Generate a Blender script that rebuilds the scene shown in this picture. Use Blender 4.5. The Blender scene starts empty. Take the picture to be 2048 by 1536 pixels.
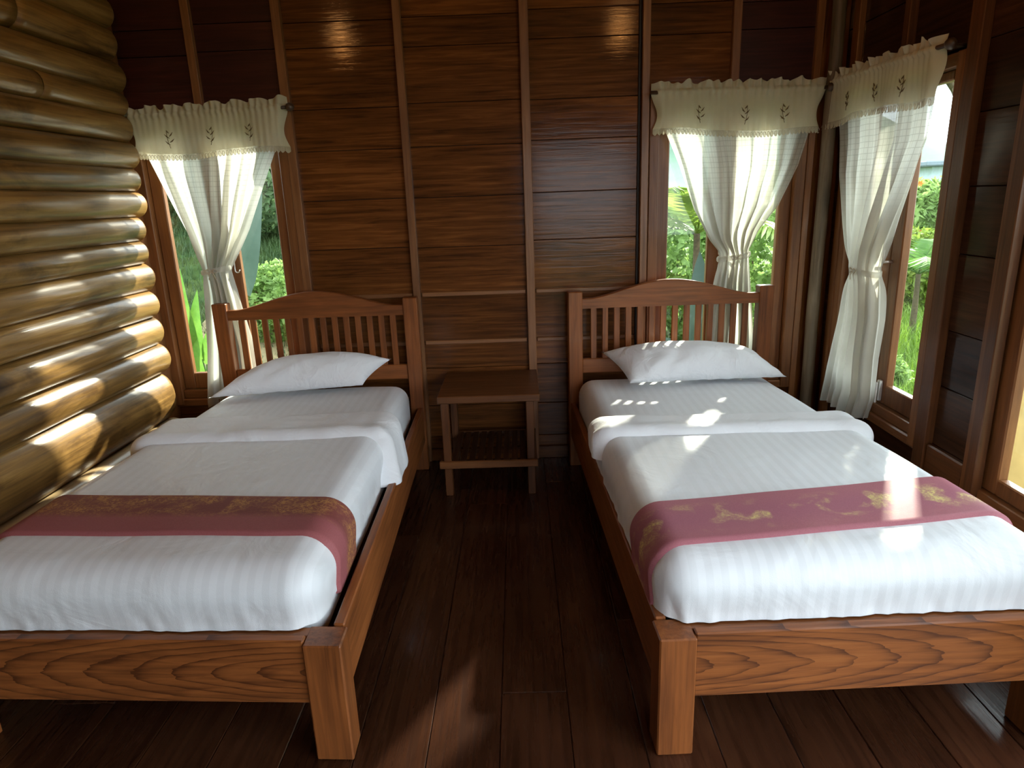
import bpy, bmesh, math, random
import numpy as np
from mathutils import Vector, Matrix, noise as mn

random.seed(7); rng = np.random.default_rng(11)
scn = bpy.context.scene
COL = scn.collection

# ------------------------------------------------------------------ camera
cam_d = bpy.data.cameras.new('camera'); cam = bpy.data.objects.new('camera', cam_d); COL.objects.link(cam)
cam_d.sensor_fit = 'HORIZONTAL'; cam_d.sensor_width = 36.0; cam_d.lens = 1328.0 / 2048.0 * 36.0
cam_d.clip_start = 0.05; cam_d.clip_end = 500
Rm = ((0.99930, -0.03226, -0.01728), (0.00798, -0.27041, 0.96271), (-0.03573, -0.96221, -0.26997))
cam.matrix_world = Matrix(((Rm[0][0], -Rm[0][1], -Rm[0][2], 0.0), (Rm[1][0], -Rm[1][1], -Rm[1][2], 0.0),
                           (Rm[2][0], -Rm[2][1], -Rm[2][2], 1.5), (0, 0, 0, 1)))
scn.camera = cam

# ------------------------------------------------------------------ world, sun, exposure
SKY = 5.0; SUN = 15.0
world = bpy.data.worlds.new('world'); scn.world = world; world.use_nodes = True
wn = world.node_tree.nodes; wn['Background'].inputs[0].default_value = (0.84, 0.93, 1.0, 1); wn['Background'].inputs[1].default_value = SKY
sun_d = bpy.data.lights.new('sun', 'SUN'); sun = bpy.data.objects.new('sun', sun_d); COL.objects.link(sun)
sun_d.energy = SUN; sun_d.angle = math.radians(1.6); sun_d.color = (1.0, 0.93, 0.78)
sun.rotation_euler = Vector((-0.55, -1.0, -0.62)).to_track_quat('-Z', 'Y').to_euler(); sun.location = (5, 9, 6)
vs = scn.view_settings; vs.view_transform = 'Standard'; vs.look = 'None'; vs.gamma = 1; vs.exposure = 0.30; vs.use_curve_mapping = False
cy = scn.cycles
cy.use_denoising = True; cy.use_adaptive_sampling = True; cy.adaptive_threshold = 0.02; cy.max_bounces = 8; cy.diffuse_bounces = 4; cy.glossy_bounces = 4; cy.transmission_bounces = 6; cy.transparent_max_bounces = 16
cy.caustics_reflective = False; cy.caustics_refractive = False; cy.sample_clamp_indirect = 6.0

# ------------------------------------------------------------------ helpers
def mesh_from(name, verts, faces, smooth=False, uvs=None):
    me = bpy.data.meshes.new(name)
    me.from_pydata([tuple(v) for v in verts], [], [tuple(f) for f in faces]); me.update()
    if smooth:
        me.polygons.foreach_set('use_smooth', [True] * len(me.polygons))
    if uvs is not None:
        ul = me.uv_layers.new(name='UVMap')
        li = np.empty(len(me.loops), dtype=np.int32); me.loops.foreach_get('vertex_index', li)
        ul.data.foreach_set('uv', np.asarray(uvs, dtype=np.float32)[li].ravel())
    return me

def link(name, me, mat, parent=None, loc=(0, 0, 0)):
    """loc is a world position; parents are never rotated"""
    o = bpy.data.objects.new(name, me); COL.objects.link(o)
    if me is not None and mat is not None and len(me.materials) == 0: me.materials.append(mat)
    loc = Vector(loc)
    if parent is not None:
        o.parent = parent; loc = loc - wloc(parent)
    o.location = loc
    return o

def wloc(o):
    v = Vector(o.location)
    while o.parent is not None:
        o = o.parent; v += Vector(o.location)
    return v

def thing(name, label, cat, loc, group=None):
    e = link(name, None, None, None, loc); e.empty_display_size = 0.1
    e['label'] = label; e['category'] = cat
    if group: e['group'] = group
    return e

def tag(o, label, cat, group=None):
    o['label'] = label; o['category'] = cat
    if group: o['group'] = group
    return o

def struct(o, label=None):
    o['kind'] = 'structure'
    if label: o['label'] = label
    return o

class MB:
    def __init__(s): s.v = []; s.f = []
    def add(s, v, f):
        n = len(s.v); s.v += [tuple(p) for p in v]; s.f += [tuple(i + n for i in q) for q in f]; return s
    def cbox(s, x0, x1, y0, y1, z0, z1, b=0.003, fn=None):
        """chamfered box"""
        b = min(b, (x1 - x0) * .4, (y1 - y0) * .4, (z1 - z0) * .4)
        v = []; idx = {}
        for ix, X in enumerate((x0, x1)):
            for iy, Y in enumerate((y0, y1)):
                for iz, Z in enumerate((z0, z1)):
                    sx, sy, sz = (1, -1)[ix], (1, -1)[iy], (1, -1)[iz]
                    for k in range(3):
                        idx[(ix, iy, iz, k)] = len(v)
                        v.append((X + (0 if k == 0 else sx * b), Y + (0 if k == 1 else sy * b), Z + (0 if k == 2 else sz * b)))
        f = []
        q = lambda *a: f.append([idx[t] for t in a])
        for k in range(3):
            a, c = [(1, 2), (2, 0), (0, 1)][k]
            for side in (0, 1):
                loop = []
                for (p, r) in ((0, 0), (1, 0), (1, 1), (0, 1)):
                    t = [0, 0, 0]; t[k] = side; t[a] = p; t[c] = r; loop.append((t[0], t[1], t[2], k))
                q(*(loop if side else loop[::-1]))
        for k in range(3):           # chamfered edges along axis k
            a, c = [(1, 2), (2, 0), (0, 1)][k]
            for p in (0, 1):
                for r in (0, 1):
                    t0 = [0, 0, 0]; t0[a] = p; t0[c] = r; t1 = list(t0); t1[k] = 1
                    loop = [(*t0, a), (*t1, a), (*t1, c), (*t0, c)]
                    q(*(loop if (p == r) else loop[::-1]))
        for ix in (0, 1):
            for iy in (0, 1):
                for iz in (0, 1):
                    loop = [(ix, iy, iz, 0), (ix, iy, iz, 1), (ix, iy, iz, 2)]
                    q(*(loop if (ix + iy + iz) % 2 else loop[::-1]))
        if fn: v = [fn(*p) for p in v]
        return s.add(v, f)
    def tube(s, pts, r, n=8, cap=True):
        pts = [Vector(p) for p in pts]; rr = r if isinstance(r, (list, tuple)) else [r] * len(pts)
        v = []; f = []
        t0 = (pts[1] - pts[0]).normalized()
        up = Vector((0, 0, 1)) if abs(t0.z) < .9 else Vector((1, 0, 0))
        a = t0.cross(up).normalized()
        for i, p in enumerate(pts):
            t = (pts[min(i + 1, len(pts) - 1)] - pts[max(i - 1, 0)]).normalized()
            a = (a - t * a.dot(t)).normalized(); c = t.cross(a)
            for k in range(n):
                w = 2 * math.pi * k / n
                v.append(p + a * (math.cos(w) * rr[i]) + c * (math.sin(w) * rr[i]))
        for i in range(len(pts) - 1):
            for k in range(n):
                f.append((i * n + k, i * n + (k + 1) % n, (i + 1) * n + (k + 1) % n, (i + 1) * n + k))
        if cap:
            f.append(tuple(range(n))[::-1]); f.append(tuple((len(pts) - 1) * n + k for k in range(n)))
        return s.add(v, f)
    def build(s, name, mat, parent=None, loc=None, smooth=False):
        if loc is None:
            a = np.array(s.v); loc = tuple((a.min(0) + a.max(0)) / 2)
        v = [(p[0] - loc[0], p[1] - loc[1], p[2] - loc[2]) for p in s.v]
        return link(name, mesh_from(name, v, s.f, smooth), mat, parent, loc)

def board(name, x0, x1, y0, y1, z0, z1, mat, parent=None, b=0.003):
    return MB().cbox(x0, x1, y0, y1, z0, z1, b).build(name, mat, parent)

def grid_faces(nu, nv, wrap=False):
    f = []
    for j in range(nv - 1):
        for i in range(nu - 1 if not wrap else nu):
            f.append((j * nu + i, j * nu + (i + 1) % nu, (j + 1) * nu + (i + 1) % nu, (j + 1) * nu + i))
    return f

def lerp_tab(tab, x):
    """tab: list of (x, y) ; any order"""
    t = sorted(tab); return float(np.interp(x, [p[0] for p in t], [p[1] for p in t]))

# ------------------------------------------------------------------ materials
def nt(name):
    m = bpy.data.materials.new(name); m.use_nodes = True
    n = m.node_tree; n.nodes.clear(); return m, n
def N(t, typ, **kw):
    n = t.nodes.new(typ)
    for k, v in kw.items():
        if k.startswith('i_'): n.inputs[k[2:].replace('_', ' ')].default_value = v
        else: setattr(n, k, v)
    return n
def ramp(t, stops):
    r = N(t, 'ShaderNodeValToRGB'); e = r.color_ramp.elements
    while len(e) < len(stops): e.new(0.5)
    for el, (p, c) in zip(e, stops): el.position = p; el.color = (*c, 1) if len(c) == 3 else c
    return r

def wood(name, dark, mid, light, axis='X', rough=0.35, scale=1.0, contrast=1.0, coat=0.15, vary=0.35, ring=None, knots=False, bump=0.12, spec=.4, stain=False):
    m, t = nt(name); L = t.links.new
    out = N(t, 'ShaderNodeOutputMaterial'); bs = N(t, 'ShaderNodeBsdfPrincipled'); L(bs.outputs[0], out.inputs[0])
    tc = N(t, 'ShaderNodeTexCoord'); oi = N(t, 'ShaderNodeObjectInfo')
    sc = N(t, 'ShaderNodeVectorMath', operation='SCALE'); cmb = N(t, 'ShaderNodeCombineXYZ')
    cmb.inputs[0].default_value = 17.3; cmb.inputs[1].default_value = 9.7; cmb.inputs[2].default_value = 13.1
    L(cmb.outputs[0], sc.inputs[0]); L(oi.outputs['Random'], sc.inputs['Scale'])
    add = N(t, 'ShaderNodeVectorMath', operation='ADD'); L(tc.outputs['Object'], add.inputs[0]); L(sc.outputs[0], add.inputs[1])
    k = {'X': (.05, 1, 1), 'Y': (1, .05, 1), 'Z': (1, 1, .05)}[axis]
    mp = N(t, 'ShaderNodeMapping'); mp.inputs['Scale'].default_value = tuple(c * scale for c in k); L(add.outputs[0], mp.inputs[0])
    n1 = N(t, 'ShaderNodeTexNoise', i_Scale=55.0, i_Detail=6.0, i_Roughness=.6, i_Distortion=.6); L(mp.outputs[0], n1.inputs[0])
    k2 = {'X': (.35, 1, 1), 'Y': (1, .35, 1), 'Z': (1, 1, .35)}[axis]
    mp2 = N(t, 'ShaderNodeMapping'); mp2.inputs['Scale'].default_value = tuple(c * scale for c in k2); L(add.outputs[0], mp2.inputs[0])
    n2 = N(t, 'ShaderNodeTexNoise', i_Scale=5.0, i_Detail=3.0, i_Roughness=.55, i_Distortion=.4); L(mp2.outputs[0], n2.inputs[0])
    mix = N(t, 'ShaderNodeMath', operation='MULTIPLY_ADD'); mix.inputs[1].default_value = .62 * contrast; L(n1.outputs[0], mix.inputs[0])
    m2 = N(t, 'ShaderNodeMath', operation='MULTIPLY_ADD'); m2.inputs[1].default_value = .5; m2.inputs[2].default_value = .19 - .31 * contrast; L(n2.outputs[0], m2.inputs[0])
    L(m2.outputs[0], mix.inputs[2])
    fac = mix.outputs[0]
    if ring:
        # growth rings seen flat-sawn: nested arches that run along the board
        mp3 = N(t, 'ShaderNodeMapping'); mp3.inputs['Location'].default_value = ring['loc']; mp3.inputs['Scale'].default_value = ring['scale']
        L(tc.outputs['Object'], mp3.inputs[0])
        wv = N(t, 'ShaderNodeTexWave', wave_type='RINGS', rings_direction='SPHERICAL', wave_profile='SAW')
        wv.inputs['Scale'].default_value = ring.get('freq', 6.0); wv.inputs['Distortion'].default_value = ring.get('dist', 2.2)
        wv.inputs['Detail'].default_value = 3.0; wv.inputs['Detail Scale'].default_value = 1.4
        L(mp3.outputs[0], wv.inputs[0])
        pw = N(t, 'ShaderNodeMath', operation='POWER'); pw.inputs[1].default_value = 5.0; L(wv.outputs['Fac'], pw.inputs[0])
        sb = N(t, 'ShaderNodeMath', operation='MULTIPLY_ADD'); sb.inputs[1].default_value = -.26; L(pw.outputs[0], sb.inputs[0]); L(fac, sb.inputs[2]); fac = sb.outputs[0]
    rp = ramp(t, [(.22, dark), (.5, mid), (.8, light)]); L(fac, rp.inputs[0])
    hs = N(t, 'ShaderNodeHueSaturation')
    mr = N(t, 'ShaderNodeMapRange'); mr.inputs['To Min'].default_value = 1 - vary; mr.inputs['To Max'].default_value = 1 + vary
    L(oi.outputs['Random'], mr.inputs[0]); L(mr.outputs[0], hs.inputs['Value']); L(rp.outputs[0], hs.inputs['Color'])
    col = hs.outputs[0]
    if knots:
        vo = N(t, 'ShaderNodeTexVoronoi'); vo.inputs['Scale'].default_value = 2.6
        mpk = N(t, 'ShaderNodeMapping'); mpk.inputs['Scale'].default_value = {'X': (.45, 1, 1), 'Y': (1, .45, 1), 'Z': (1, 1, .45)}[axis]
        L(add.outputs[0], mpk.inputs[0]); L(mpk.outputs[0], vo.inputs[0])
        kr = ramp(t, [(.03, (.25, .25, .25)), (.13, (1, 1, 1))]); L(vo.outputs['Distance'], kr.inputs[0])
        mu = N(t, 'ShaderNodeMix', data_type='RGBA', blend_type='MULTIPLY'); mu.inputs[0].default_value = .8
        L(col, mu.inputs[6]); L(kr.outputs[0], mu.inputs[7]); col = mu.outputs[2]
    if stain:
        ns_ = N(t, 'ShaderNodeTexNoise', i_Scale=3.2, i_Detail=5.0, i_Roughness=.65, i_Distortion=1.2); mps = N(t, 'ShaderNodeMapping'); mps.inputs['Scale'].default_value = (1.4, .5, 1.4)
        L(add.outputs[0], mps.inputs[0]); L(mps.outputs[0], ns_.inputs[0]); sr = ramp(t, [(.34, (.30, .26, .24)), (.5, (1, 1, 1))]); L(ns_.outputs[0], sr.inputs[0])
        mu2 = N(t, 'ShaderNodeMix', data_type='RGBA', blend_type='MULTIPLY'); mu2.inputs[0].default_value = .85; L(col, mu2.inputs[6]); L(sr.outputs[0], mu2.inputs[7]); col = mu2.outputs[2]
    L(col, bs.inputs['Base Color'])
    rr = N(t, 'ShaderNodeMapRange'); rr.inputs['To Min'].default_value = rough + .1; rr.inputs['To Max'].default_value = rough - .06
    L(n1.outputs[0], rr.inputs[0]); L(rr.outputs[0], bs.inputs['Roughness'])
    bs.inputs['Coat Weight'].default_value = coat; bs.inputs['Coat Roughness'].default_value = .085; bs.inputs['Specular IOR Level'].default_value = spec
    bp = N(t, 'ShaderNodeBump'); bp.inputs['Strength'].default_value = bump; bp.inputs['Distance'].default_value = .01
    L(n1.outputs[0], bp.inputs['Height']); L(bp.outputs[0], bs.inputs['Normal']); cb = N(t, 'ShaderNodeBump'); cb.inputs['Strength'].default_value = bump * .45; cb.inputs['Distance'].default_value = .01; L(n1.outputs[0], cb.inputs['Height']); L(cb.outputs[0], bs.inputs['Coat Normal'])
    return m

TEAK = ((.055, .019, .006), (.145, .056, .018), (.27, .115, .038))
M = {}
for a in 'XYZ':
    M['plank' + a] = wood('teak_plank_' + a, (.046, .014, .003), (.140, .046, .010), (.285, .104, .024), a, rough=.5, coat=.30, vary=.22, contrast=1.5, bump=.14, spec=.08)
    M['frame' + a] = wood('teak_frame_' + a, (.095, .033, .010), (.215, .083, .026), (.33, .14, .047), a, rough=.42, vary=.1, spec=.3)
    M['bed' + a] = wood('teak_bed_' + a, (.085, .025, .007), (.25, .079, .020), (.39, .145, .042), a, rough=.42, vary=.12, spec=.3)
    M['stand' + a] = wood('dark_teak_stand_' + a, (.04, .013, .004), (.115, .040, .012), (.19, .073, .022), a, rough=.42, vary=.1, spec=.3)
    M['batten' + a] = wood('teak_batten_' + a, (.12, .045, .016), (.24, .10, .036), (.36, .16, .06), a, rough=.4, vary=.1)
M['darkplankY'] = wood('shaded_dark_plank', (.016, .006, .003), (.05, .019, .008), (.10, .040, .016), 'Y', rough=.5, coat=.3, vary=.22, contrast=1.4, spec=.08)  # dark tone holds the backlit right wall's shade; shelf slats share it
M['shadedplank'] = wood('shaded_red_plank', (.022, .005, .004), (.055, .012, .008), (.10, .026, .014), 'X', rough=.45, coat=.1, vary=.2, contrast=1.3, spec=.25)  # unlit boards above the windows, shade put into the colour
M['floor'] = wood('teak_floor', (.022, .007, .003), (.062, .021, .009), (.125, .048, .02), 'Y', rough=.25, coat=.3, vary=.3)
M['ceil'] = wood('dark_ceiling_board', (.03, .01, .005), (.07, .026, .012), (.12, .045, .02), 'Y', rough=.5, coat=0)
M['log'] = wood('varnished_log', (.075, .036, .010), (.29, .158, .044), (.52, .325, .11), 'Y', rough=.31, coat=.28, vary=.16, knots=True, scale=.8, bump=.1, contrast=1.3, stain=True)
M['logpale'] = wood('pale_log', (.30, .2, .1), (.5, .36, .19), (.66, .5, .3), 'Y', rough=.35, coat=.2, vary=.05, knots=True, scale=.8)
M['post'] = wood('grey_barked_post', (.07, .048, .026), (.16, .115, .068), (.30, .23, .15), 'Z', rough=.55, coat=0, vary=.05, knots=True, scale=1.3)
M['boardL'] = wood('teak_footboard_l', (.085, .025, .007), (.275, .088, .022), (.42, .158, .045), 'X', rough=.42, spec=.3, vary=.04, ring=dict(loc=(-.62, 0, .01), scale=(.85, .2, 7.0), freq=3.0, dist=3.4))
M['boardR'] = wood('teak_footboard_r', (.085, .025, .007), (.275, .088, .022), (.42, .158, .045), 'X', rough=.42, spec=.3, vary=.04, ring=dict(loc=(.66, 0, .0), scale=(.85, .2, 7.0), freq=3.0, dist=3.4))

def simple(name, col, rough=.5, metal=0.0, emis=None, es=0, noise=None, coat=0.0):
    m, t = nt(name); L = t.links.new
    out = N(t, 'ShaderNodeOutputMaterial'); bs = N(t, 'ShaderNodeBsdfPrincipled'); L(bs.outputs[0], out.inputs[0])
    bs.inputs['Roughness'].default_value = rough; bs.inputs['Metallic'].default_value = metal; bs.inputs['Coat Weight'].default_value = coat
    nz = N(t, 'ShaderNodeTexNoise', i_Scale=(noise or (12, .1))[0], i_Detail=5.0); tc = N(t, 'ShaderNodeTexCoord'); L(tc.outputs['Object'], nz.inputs[0])
    a = (noise or (12, .1))[1]
    rp = ramp(t, [(.3, tuple(c * (1 - a) for c in col)), (.7, tuple(min(1, c * (1 + a)) for c in col))]); L(nz.outputs[0], rp.inputs[0]); L(rp.outputs[0], bs.inputs['Base Color'])
    if emis: bs.inputs['Emission Color'].default_value = (*emis, 1); bs.inputs['Emission Strength'].default_value = es
    return m
M['metal'] = simple('white_steel', (.75, .74, .70), .3, .6)
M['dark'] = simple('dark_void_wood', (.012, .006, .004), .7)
M['rod'] = simple('dark_rod', (.06, .035, .02), .4)
M['ochre'] = simple('ochre_plaster', (.46, .31, .11), .9, noise=(6, .12))
M['concrete'] = simple('pale_concrete', (.62, .58, .5), .9, noise=(9, .12))
M['bldwhite'] = simple('white_render', (.62, .72, .8), .9)
M['roofgrey'] = simple('grey_roof_sheet', (.16, .2, .24), .6)
M['ceramic'] = simple('lamp_ceramic', (.8, .78, .7), .3)
M['bulb'] = simple('lamp_bulb', (1, .8, .5), .3, emis=(1.0, .45, .14), es=60)
M['thread'] = simple('embroidery_thread', (.13, .085, .03), .8, noise=(60, .4))
M['string'] = simple('tieback_ribbon', (.62, .56, .44), .7)

def linen(name, col, stripes=True, rough=.55, wr=(5.0, .35)):
    m, t = nt(name); L = t.links.new
    out = N(t, 'ShaderNodeOutputMaterial'); bs = N(t, 'ShaderNodeBsdfPrincipled'); L(bs.outputs[0], out.inputs[0])
    bs.inputs['Sheen Weight'].default_value = .15
    tc = N(t, 'ShaderNodeTexCoord'); sx = N(t, 'ShaderNodeSeparateXYZ'); L(tc.outputs['Object'], sx.inputs[0])
    if stripes:
        mu = N(t, 'ShaderNodeMath', operation='MULTIPLY'); mu.inputs[1].default_value = 2 * math.pi / .042; L(sx.outputs[0], mu.inputs[0])
        sn = N(t, 'ShaderNodeMath', operation='SINE'); L(mu.outputs[0], sn.inputs[0])
        rp = ramp(t, [(.40, tuple(c * .945 for c in col)), (.58, col)])
        ma = N(t, 'ShaderNodeMapRange'); ma.inputs[1].default_value = -1; L(sn.outputs[0], ma.inputs[0]); L(ma.outputs[0], rp.inputs[0])
        L(rp.outputs[0], bs.inputs['Base Color'])
        r2 = N(t, 'ShaderNodeMapRange'); r2.inputs[1].default_value = -.2; r2.inputs[2].default_value = .2; r2.inputs['To Min'].default_value = rough - .14; r2.inputs['To Max'].default_value = rough + .08
        L(sn.outputs[0], r2.inputs[0]); L(r2.outputs[0], bs.inputs['Roughness'])
    else:
        bs.inputs['Base Color'].default_value = (*col, 1); bs.inputs['Roughness'].default_value = rough
    nz = N(t, 'ShaderNodeTexNoise', i_Scale=420.0, i_Detail=2.0); L(tc.outputs['Object'], nz.inputs[0])
    n2 = N(t, 'ShaderNodeTexNoise', i_Scale=wr[0], i_Detail=3.0, i_Distortion=1.4); L(tc.outputs['Object'], n2.inputs[0])
    ad = N(t, 'ShaderNodeMath', operation='MULTIPLY_ADD'); ad.inputs[1].default_value = .06; L(nz.outputs[0], ad.inputs[0]); L(n2.outputs[0], ad.inputs[2])
    bp = N(t, 'ShaderNodeBump'); bp.inputs['Strength'].default_value = wr[1]; bp.inputs['Distance'].default_value = .02
    L(ad.outputs[0], bp.inputs['Height']); L(bp.outputs[0], bs.inputs['Normal'])
    return m
WHITE = (.80, .83, .865)
M['sheet'] = linen('white_satin_sheet', WHITE); M['duvet'] = linen('white_satin_duvet', WHITE); M['cuff'] = linen('white_cuff', (.82, .84, .875), False, .6, (6.0, .5))
M['pillow'] = linen('white_pillowcase', (.81, .83, .86), False, .6, (8.0, .6))

def runner_mat(name, base, gold, dark, mode):
    m, t = nt(name); L = t.links.new
    out = N(t, 'ShaderNodeOutputMaterial'); bs = N(t, 'ShaderNodeBsdfPrincipled'); L(bs.outputs[0], out.inputs[0])
    bs.inputs['Roughness'].default_value = .6; bs.inputs['Specular IOR Level'].default_value = .25
    uv = N(t, 'ShaderNodeUVMap'); sx = N(t, 'ShaderNodeSeparateXYZ'); L(uv.outputs[0], sx.inputs[0])
    tc = N(t, 'ShaderNodeTexCoord')
    mp = N(t, 'ShaderNodeMapping'); mp.inputs['Scale'].default_value = (1, 1, 1); L(tc.outputs['Object'], mp.inputs[0])
    fine = N(t, 'ShaderNodeTexNoise', i_Scale=60.0, i_Detail=5.0, i_Roughness=.7, i_Distortion=1.5); L(mp.outputs[0], fine.inputs[0])
    big = N(t, 'ShaderNodeTexNoise', i_Scale=(9.0 if mode == 'floral' else 10.0), i_Detail=3.0, i_Distortion=.8); L(mp.outputs[0], big.inputs[0])
    # band across the runner (v = 0 foot edge, 1 head edge) where the brocade is woven
    band = ramp(t, [(.40, (0, 0, 0)), (.55, (1, 1, 1)), (.95, (1, 1, 1)), (1.0, (.6, .6, .6))] if mode == 'brocade' else [(.18, (0, 0, 0)), (.45, (1, 1, 1)), (.62, (1, 1, 1)), (.9, (0, 0, 0))])
    L(sx.outputs[1], band.inputs[0])
    r1 = ramp(t, [(.46, (0, 0, 0)), (.56, (1, 1, 1))]); L(fine.outputs[0], r1.inputs[0])
    r2 = ramp(t, [(.50, (0, 0, 0)), (.64, (1, 1, 1))]) if mode == 'floral' else ramp(t, [(.38, (0, 0, 0)), (.6, (1, 1, 1))]); L(big.outputs[0], r2.inputs[0])
    a = N(t, 'ShaderNodeMath', operation='MULTIPLY'); L(r2.outputs[0], a.inputs[0]); L(band.outputs[0], a.inputs[1])
    b = N(t, 'ShaderNodeMath', operation='MULTIPLY'); L(a.outputs[0], b.inputs[0]); L(r1.outputs[0], b.inputs[1])
    c0 = N(t, 'ShaderNodeMix', data_type='RGBA'); c0.inputs[6].default_value = (*base, 1); c0.inputs[7].default_value = (*dark, 1)
    hb = N(t, 'ShaderNodeMath', operation='MULTIPLY'); hb.inputs[1].default_value = .75 if mode == 'brocade' else .25; L(band.outputs[0], hb.inputs[0]); L(hb.outputs[0], c0.inputs[0])
    c1 = N(t, 'ShaderNodeMix', data_type='RGBA'); c1.inputs[7].default_value = (*gold, 1); L(c0.outputs[2], c1.inputs[6])
    soft = N(t, 'ShaderNodeMath', operation='MULTIPLY_ADD'); soft.inputs[1].default_value = .35 if mode == 'floral' else .08; L(a.outputs[0], soft.inputs[0])
    h2 = N(t, 'ShaderNodeMath', operation='MULTIPLY'); h2.inputs[1].default_value = .7; L(b.outputs[0], h2.inputs[0]); L(h2.outputs[0], soft.inputs[2]); L(soft.outputs[0], c1.inputs[0])
    wv = N(t, 'ShaderNodeTexNoise', i_Scale=300.0, i_Detail=2.0); L(mp.outputs[0], wv.inputs[0])
    mv = N(t, 'ShaderNodeMapRange'); mv.inputs['To Min'].default_value = .8; mv.inputs['To Max'].default_value = 1.2; L(wv.outputs[0], mv.inputs[0])
    hs = N(t, 'ShaderNodeHueSaturation'); L(mv.outputs[0], hs.inputs['Value']); L(c1.outputs[2], hs.inputs['Color']); L(hs.outputs[0], bs.inputs['Base Color'])
    bp = N(t, 'ShaderNodeBump'); bp.inputs['Strength'].default_value = .2; bp.inputs['Distance'].default_value = .004; L(fine.outputs[0], bp.inputs['Height']); L(bp.outputs[0], bs.inputs['Normal'])
    return m
M['runL'] = runner_mat('rose_brocade_runner', (.34, .105, .112), (.56, .28, .09), (.17, .046, .038), 'brocade')
M['runR'] = runner_mat('rose_floral_runner', (.39, .135, .165), (.68, .54, .22), (.31, .095, .18), 'floral')

def cloth(name, col, trans, clear, check=False):
    m, t = nt(name); L = t.links.new
    out = N(t, 'ShaderNodeOutputMaterial')
    df = N(t, 'ShaderNodeBsdfDiffuse'); tl = N(t, 'ShaderNodeBsdfTranslucent'); tp = N(t, 'ShaderNodeBsdfTransparent')
    uv = N(t, 'ShaderNodeUVMap'); sx = N(t, 'ShaderNodeSeparateXYZ'); L(uv.outputs[0], sx.inputs[0])
    tc = N(t, 'ShaderNodeTexCoord'); nz = N(t, 'ShaderNodeTexNoise', i_Scale=9.0, i_Detail=4.0); L(tc.outputs['Object'], nz.inputs[0])
    rp = ramp(t, [(.3, tuple(c * .9 for c in col)), (.7, col)]); L(nz.outputs[0], rp.inputs[0]); colr = rp.outputs[0]
    m1 = N(t, 'ShaderNodeMixShader'); m1.inputs[0].default_value = trans; L(df.outputs[0], m1.inputs[1]); L(tl.outputs[0], m1.inputs[2])
    m2 = N(t, 'ShaderNodeMixShader'); m2.inputs[0].default_value = clear; L(m1.outputs[0], m2.inputs[1]); L(tp.outputs[0], m2.inputs[2])
    if check:
        parts = []
        for k, per in ((0, .026), (1, .026)):
            d = N(t, 'ShaderNodeMath', operation='DIVIDE'); d.inputs[1].default_value = per; L(sx.outputs[k], d.inputs[0])
            fr = N(t, 'ShaderNodeMath', operation='FRACT'); L(d.outputs[0], fr.inputs[0])
            lt = N(t, 'ShaderNodeMath', operation='LESS_THAN'); lt.inputs[1].default_value = .12; L(fr.outputs[0], lt.inputs[0]); parts.append(lt)
        mx = N(t, 'ShaderNodeMath', operation='MAXIMUM'); L(parts[0].outputs[0], mx.inputs[0]); L(parts[1].outputs[0], mx.inputs[1])
        vm = N(t, 'ShaderNodeMapRange'); vm.inputs[1].default_value = 1.35; vm.inputs[2].default_value = 1.62; L(sx.outputs[1], vm.inputs[0])   # check woven into the upper half
        mm = N(t, 'ShaderNodeMath', operation='MULTIPLY'); L(mx.outputs[0], mm.inputs[0]); L(vm.outputs[0], mm.inputs[1])
        m4 = N(t, 'ShaderNodeMath', operation='MULTIPLY'); m4.inputs[1].default_value = .33; L(mm.outputs[0], m4.inputs[0])
        cx = N(t, 'ShaderNodeMix', data_type='RGBA'); L(m4.outputs[0], cx.inputs[0]); L(colr, cx.inputs[6]); cx.inputs[7].default_value = (.22, .2, .15, 1); colr = cx.outputs[2]
    L(colr, df.inputs[0]); L(colr, tl.inputs[0]); L(m2.outputs[0], out.inputs[0])
    return m
M['sheer'] = cloth('sheer_curtain', (.74, .73, .66), .50, .10, True)
M['valance'] = cloth('cream_valance', (.76, .71, .52), .38, .02)
M['lace'] = cloth('cream_lace', (.72, .66, .48), .45, .22)

def glass_mat():
    m, t = nt('window_glass'); L = t.links.new
    out = N(t, 'ShaderNodeOutputMaterial'); tp = N(t, 'ShaderNodeBsdfTransparent'); gl = N(t, 'ShaderNodeBsdfGlossy'); gl.inputs['Roughness'].default_value = .02
    tp.inputs[0].default_value = (.95, .98, .96, 1)
    lw = N(t, 'ShaderNodeLayerWeight'); lw.inputs[0].default_value = .5
    pw = N(t, 'ShaderNodeMath', operation='POWER'); pw.inputs[1].default_value = 4.0; L(lw.outputs['Facing'], pw.inputs[0])
    fr = N(t, 'ShaderNodeMath', operation='MULTIPLY_ADD'); fr.inputs[1].default_value = .5; fr.inputs[2].default_value = .02; L(pw.outputs[0], fr.inputs[0])
    mx = N(t, 'ShaderNodeMixShader'); L(fr.outputs[0], mx.inputs[0]); L(tp.outputs[0], mx.inputs[1]); L(gl.outputs[0], mx.inputs[2]); L(mx.outputs[0], out.inputs[0])
    return m
M['glass'] = glass_mat()

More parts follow.
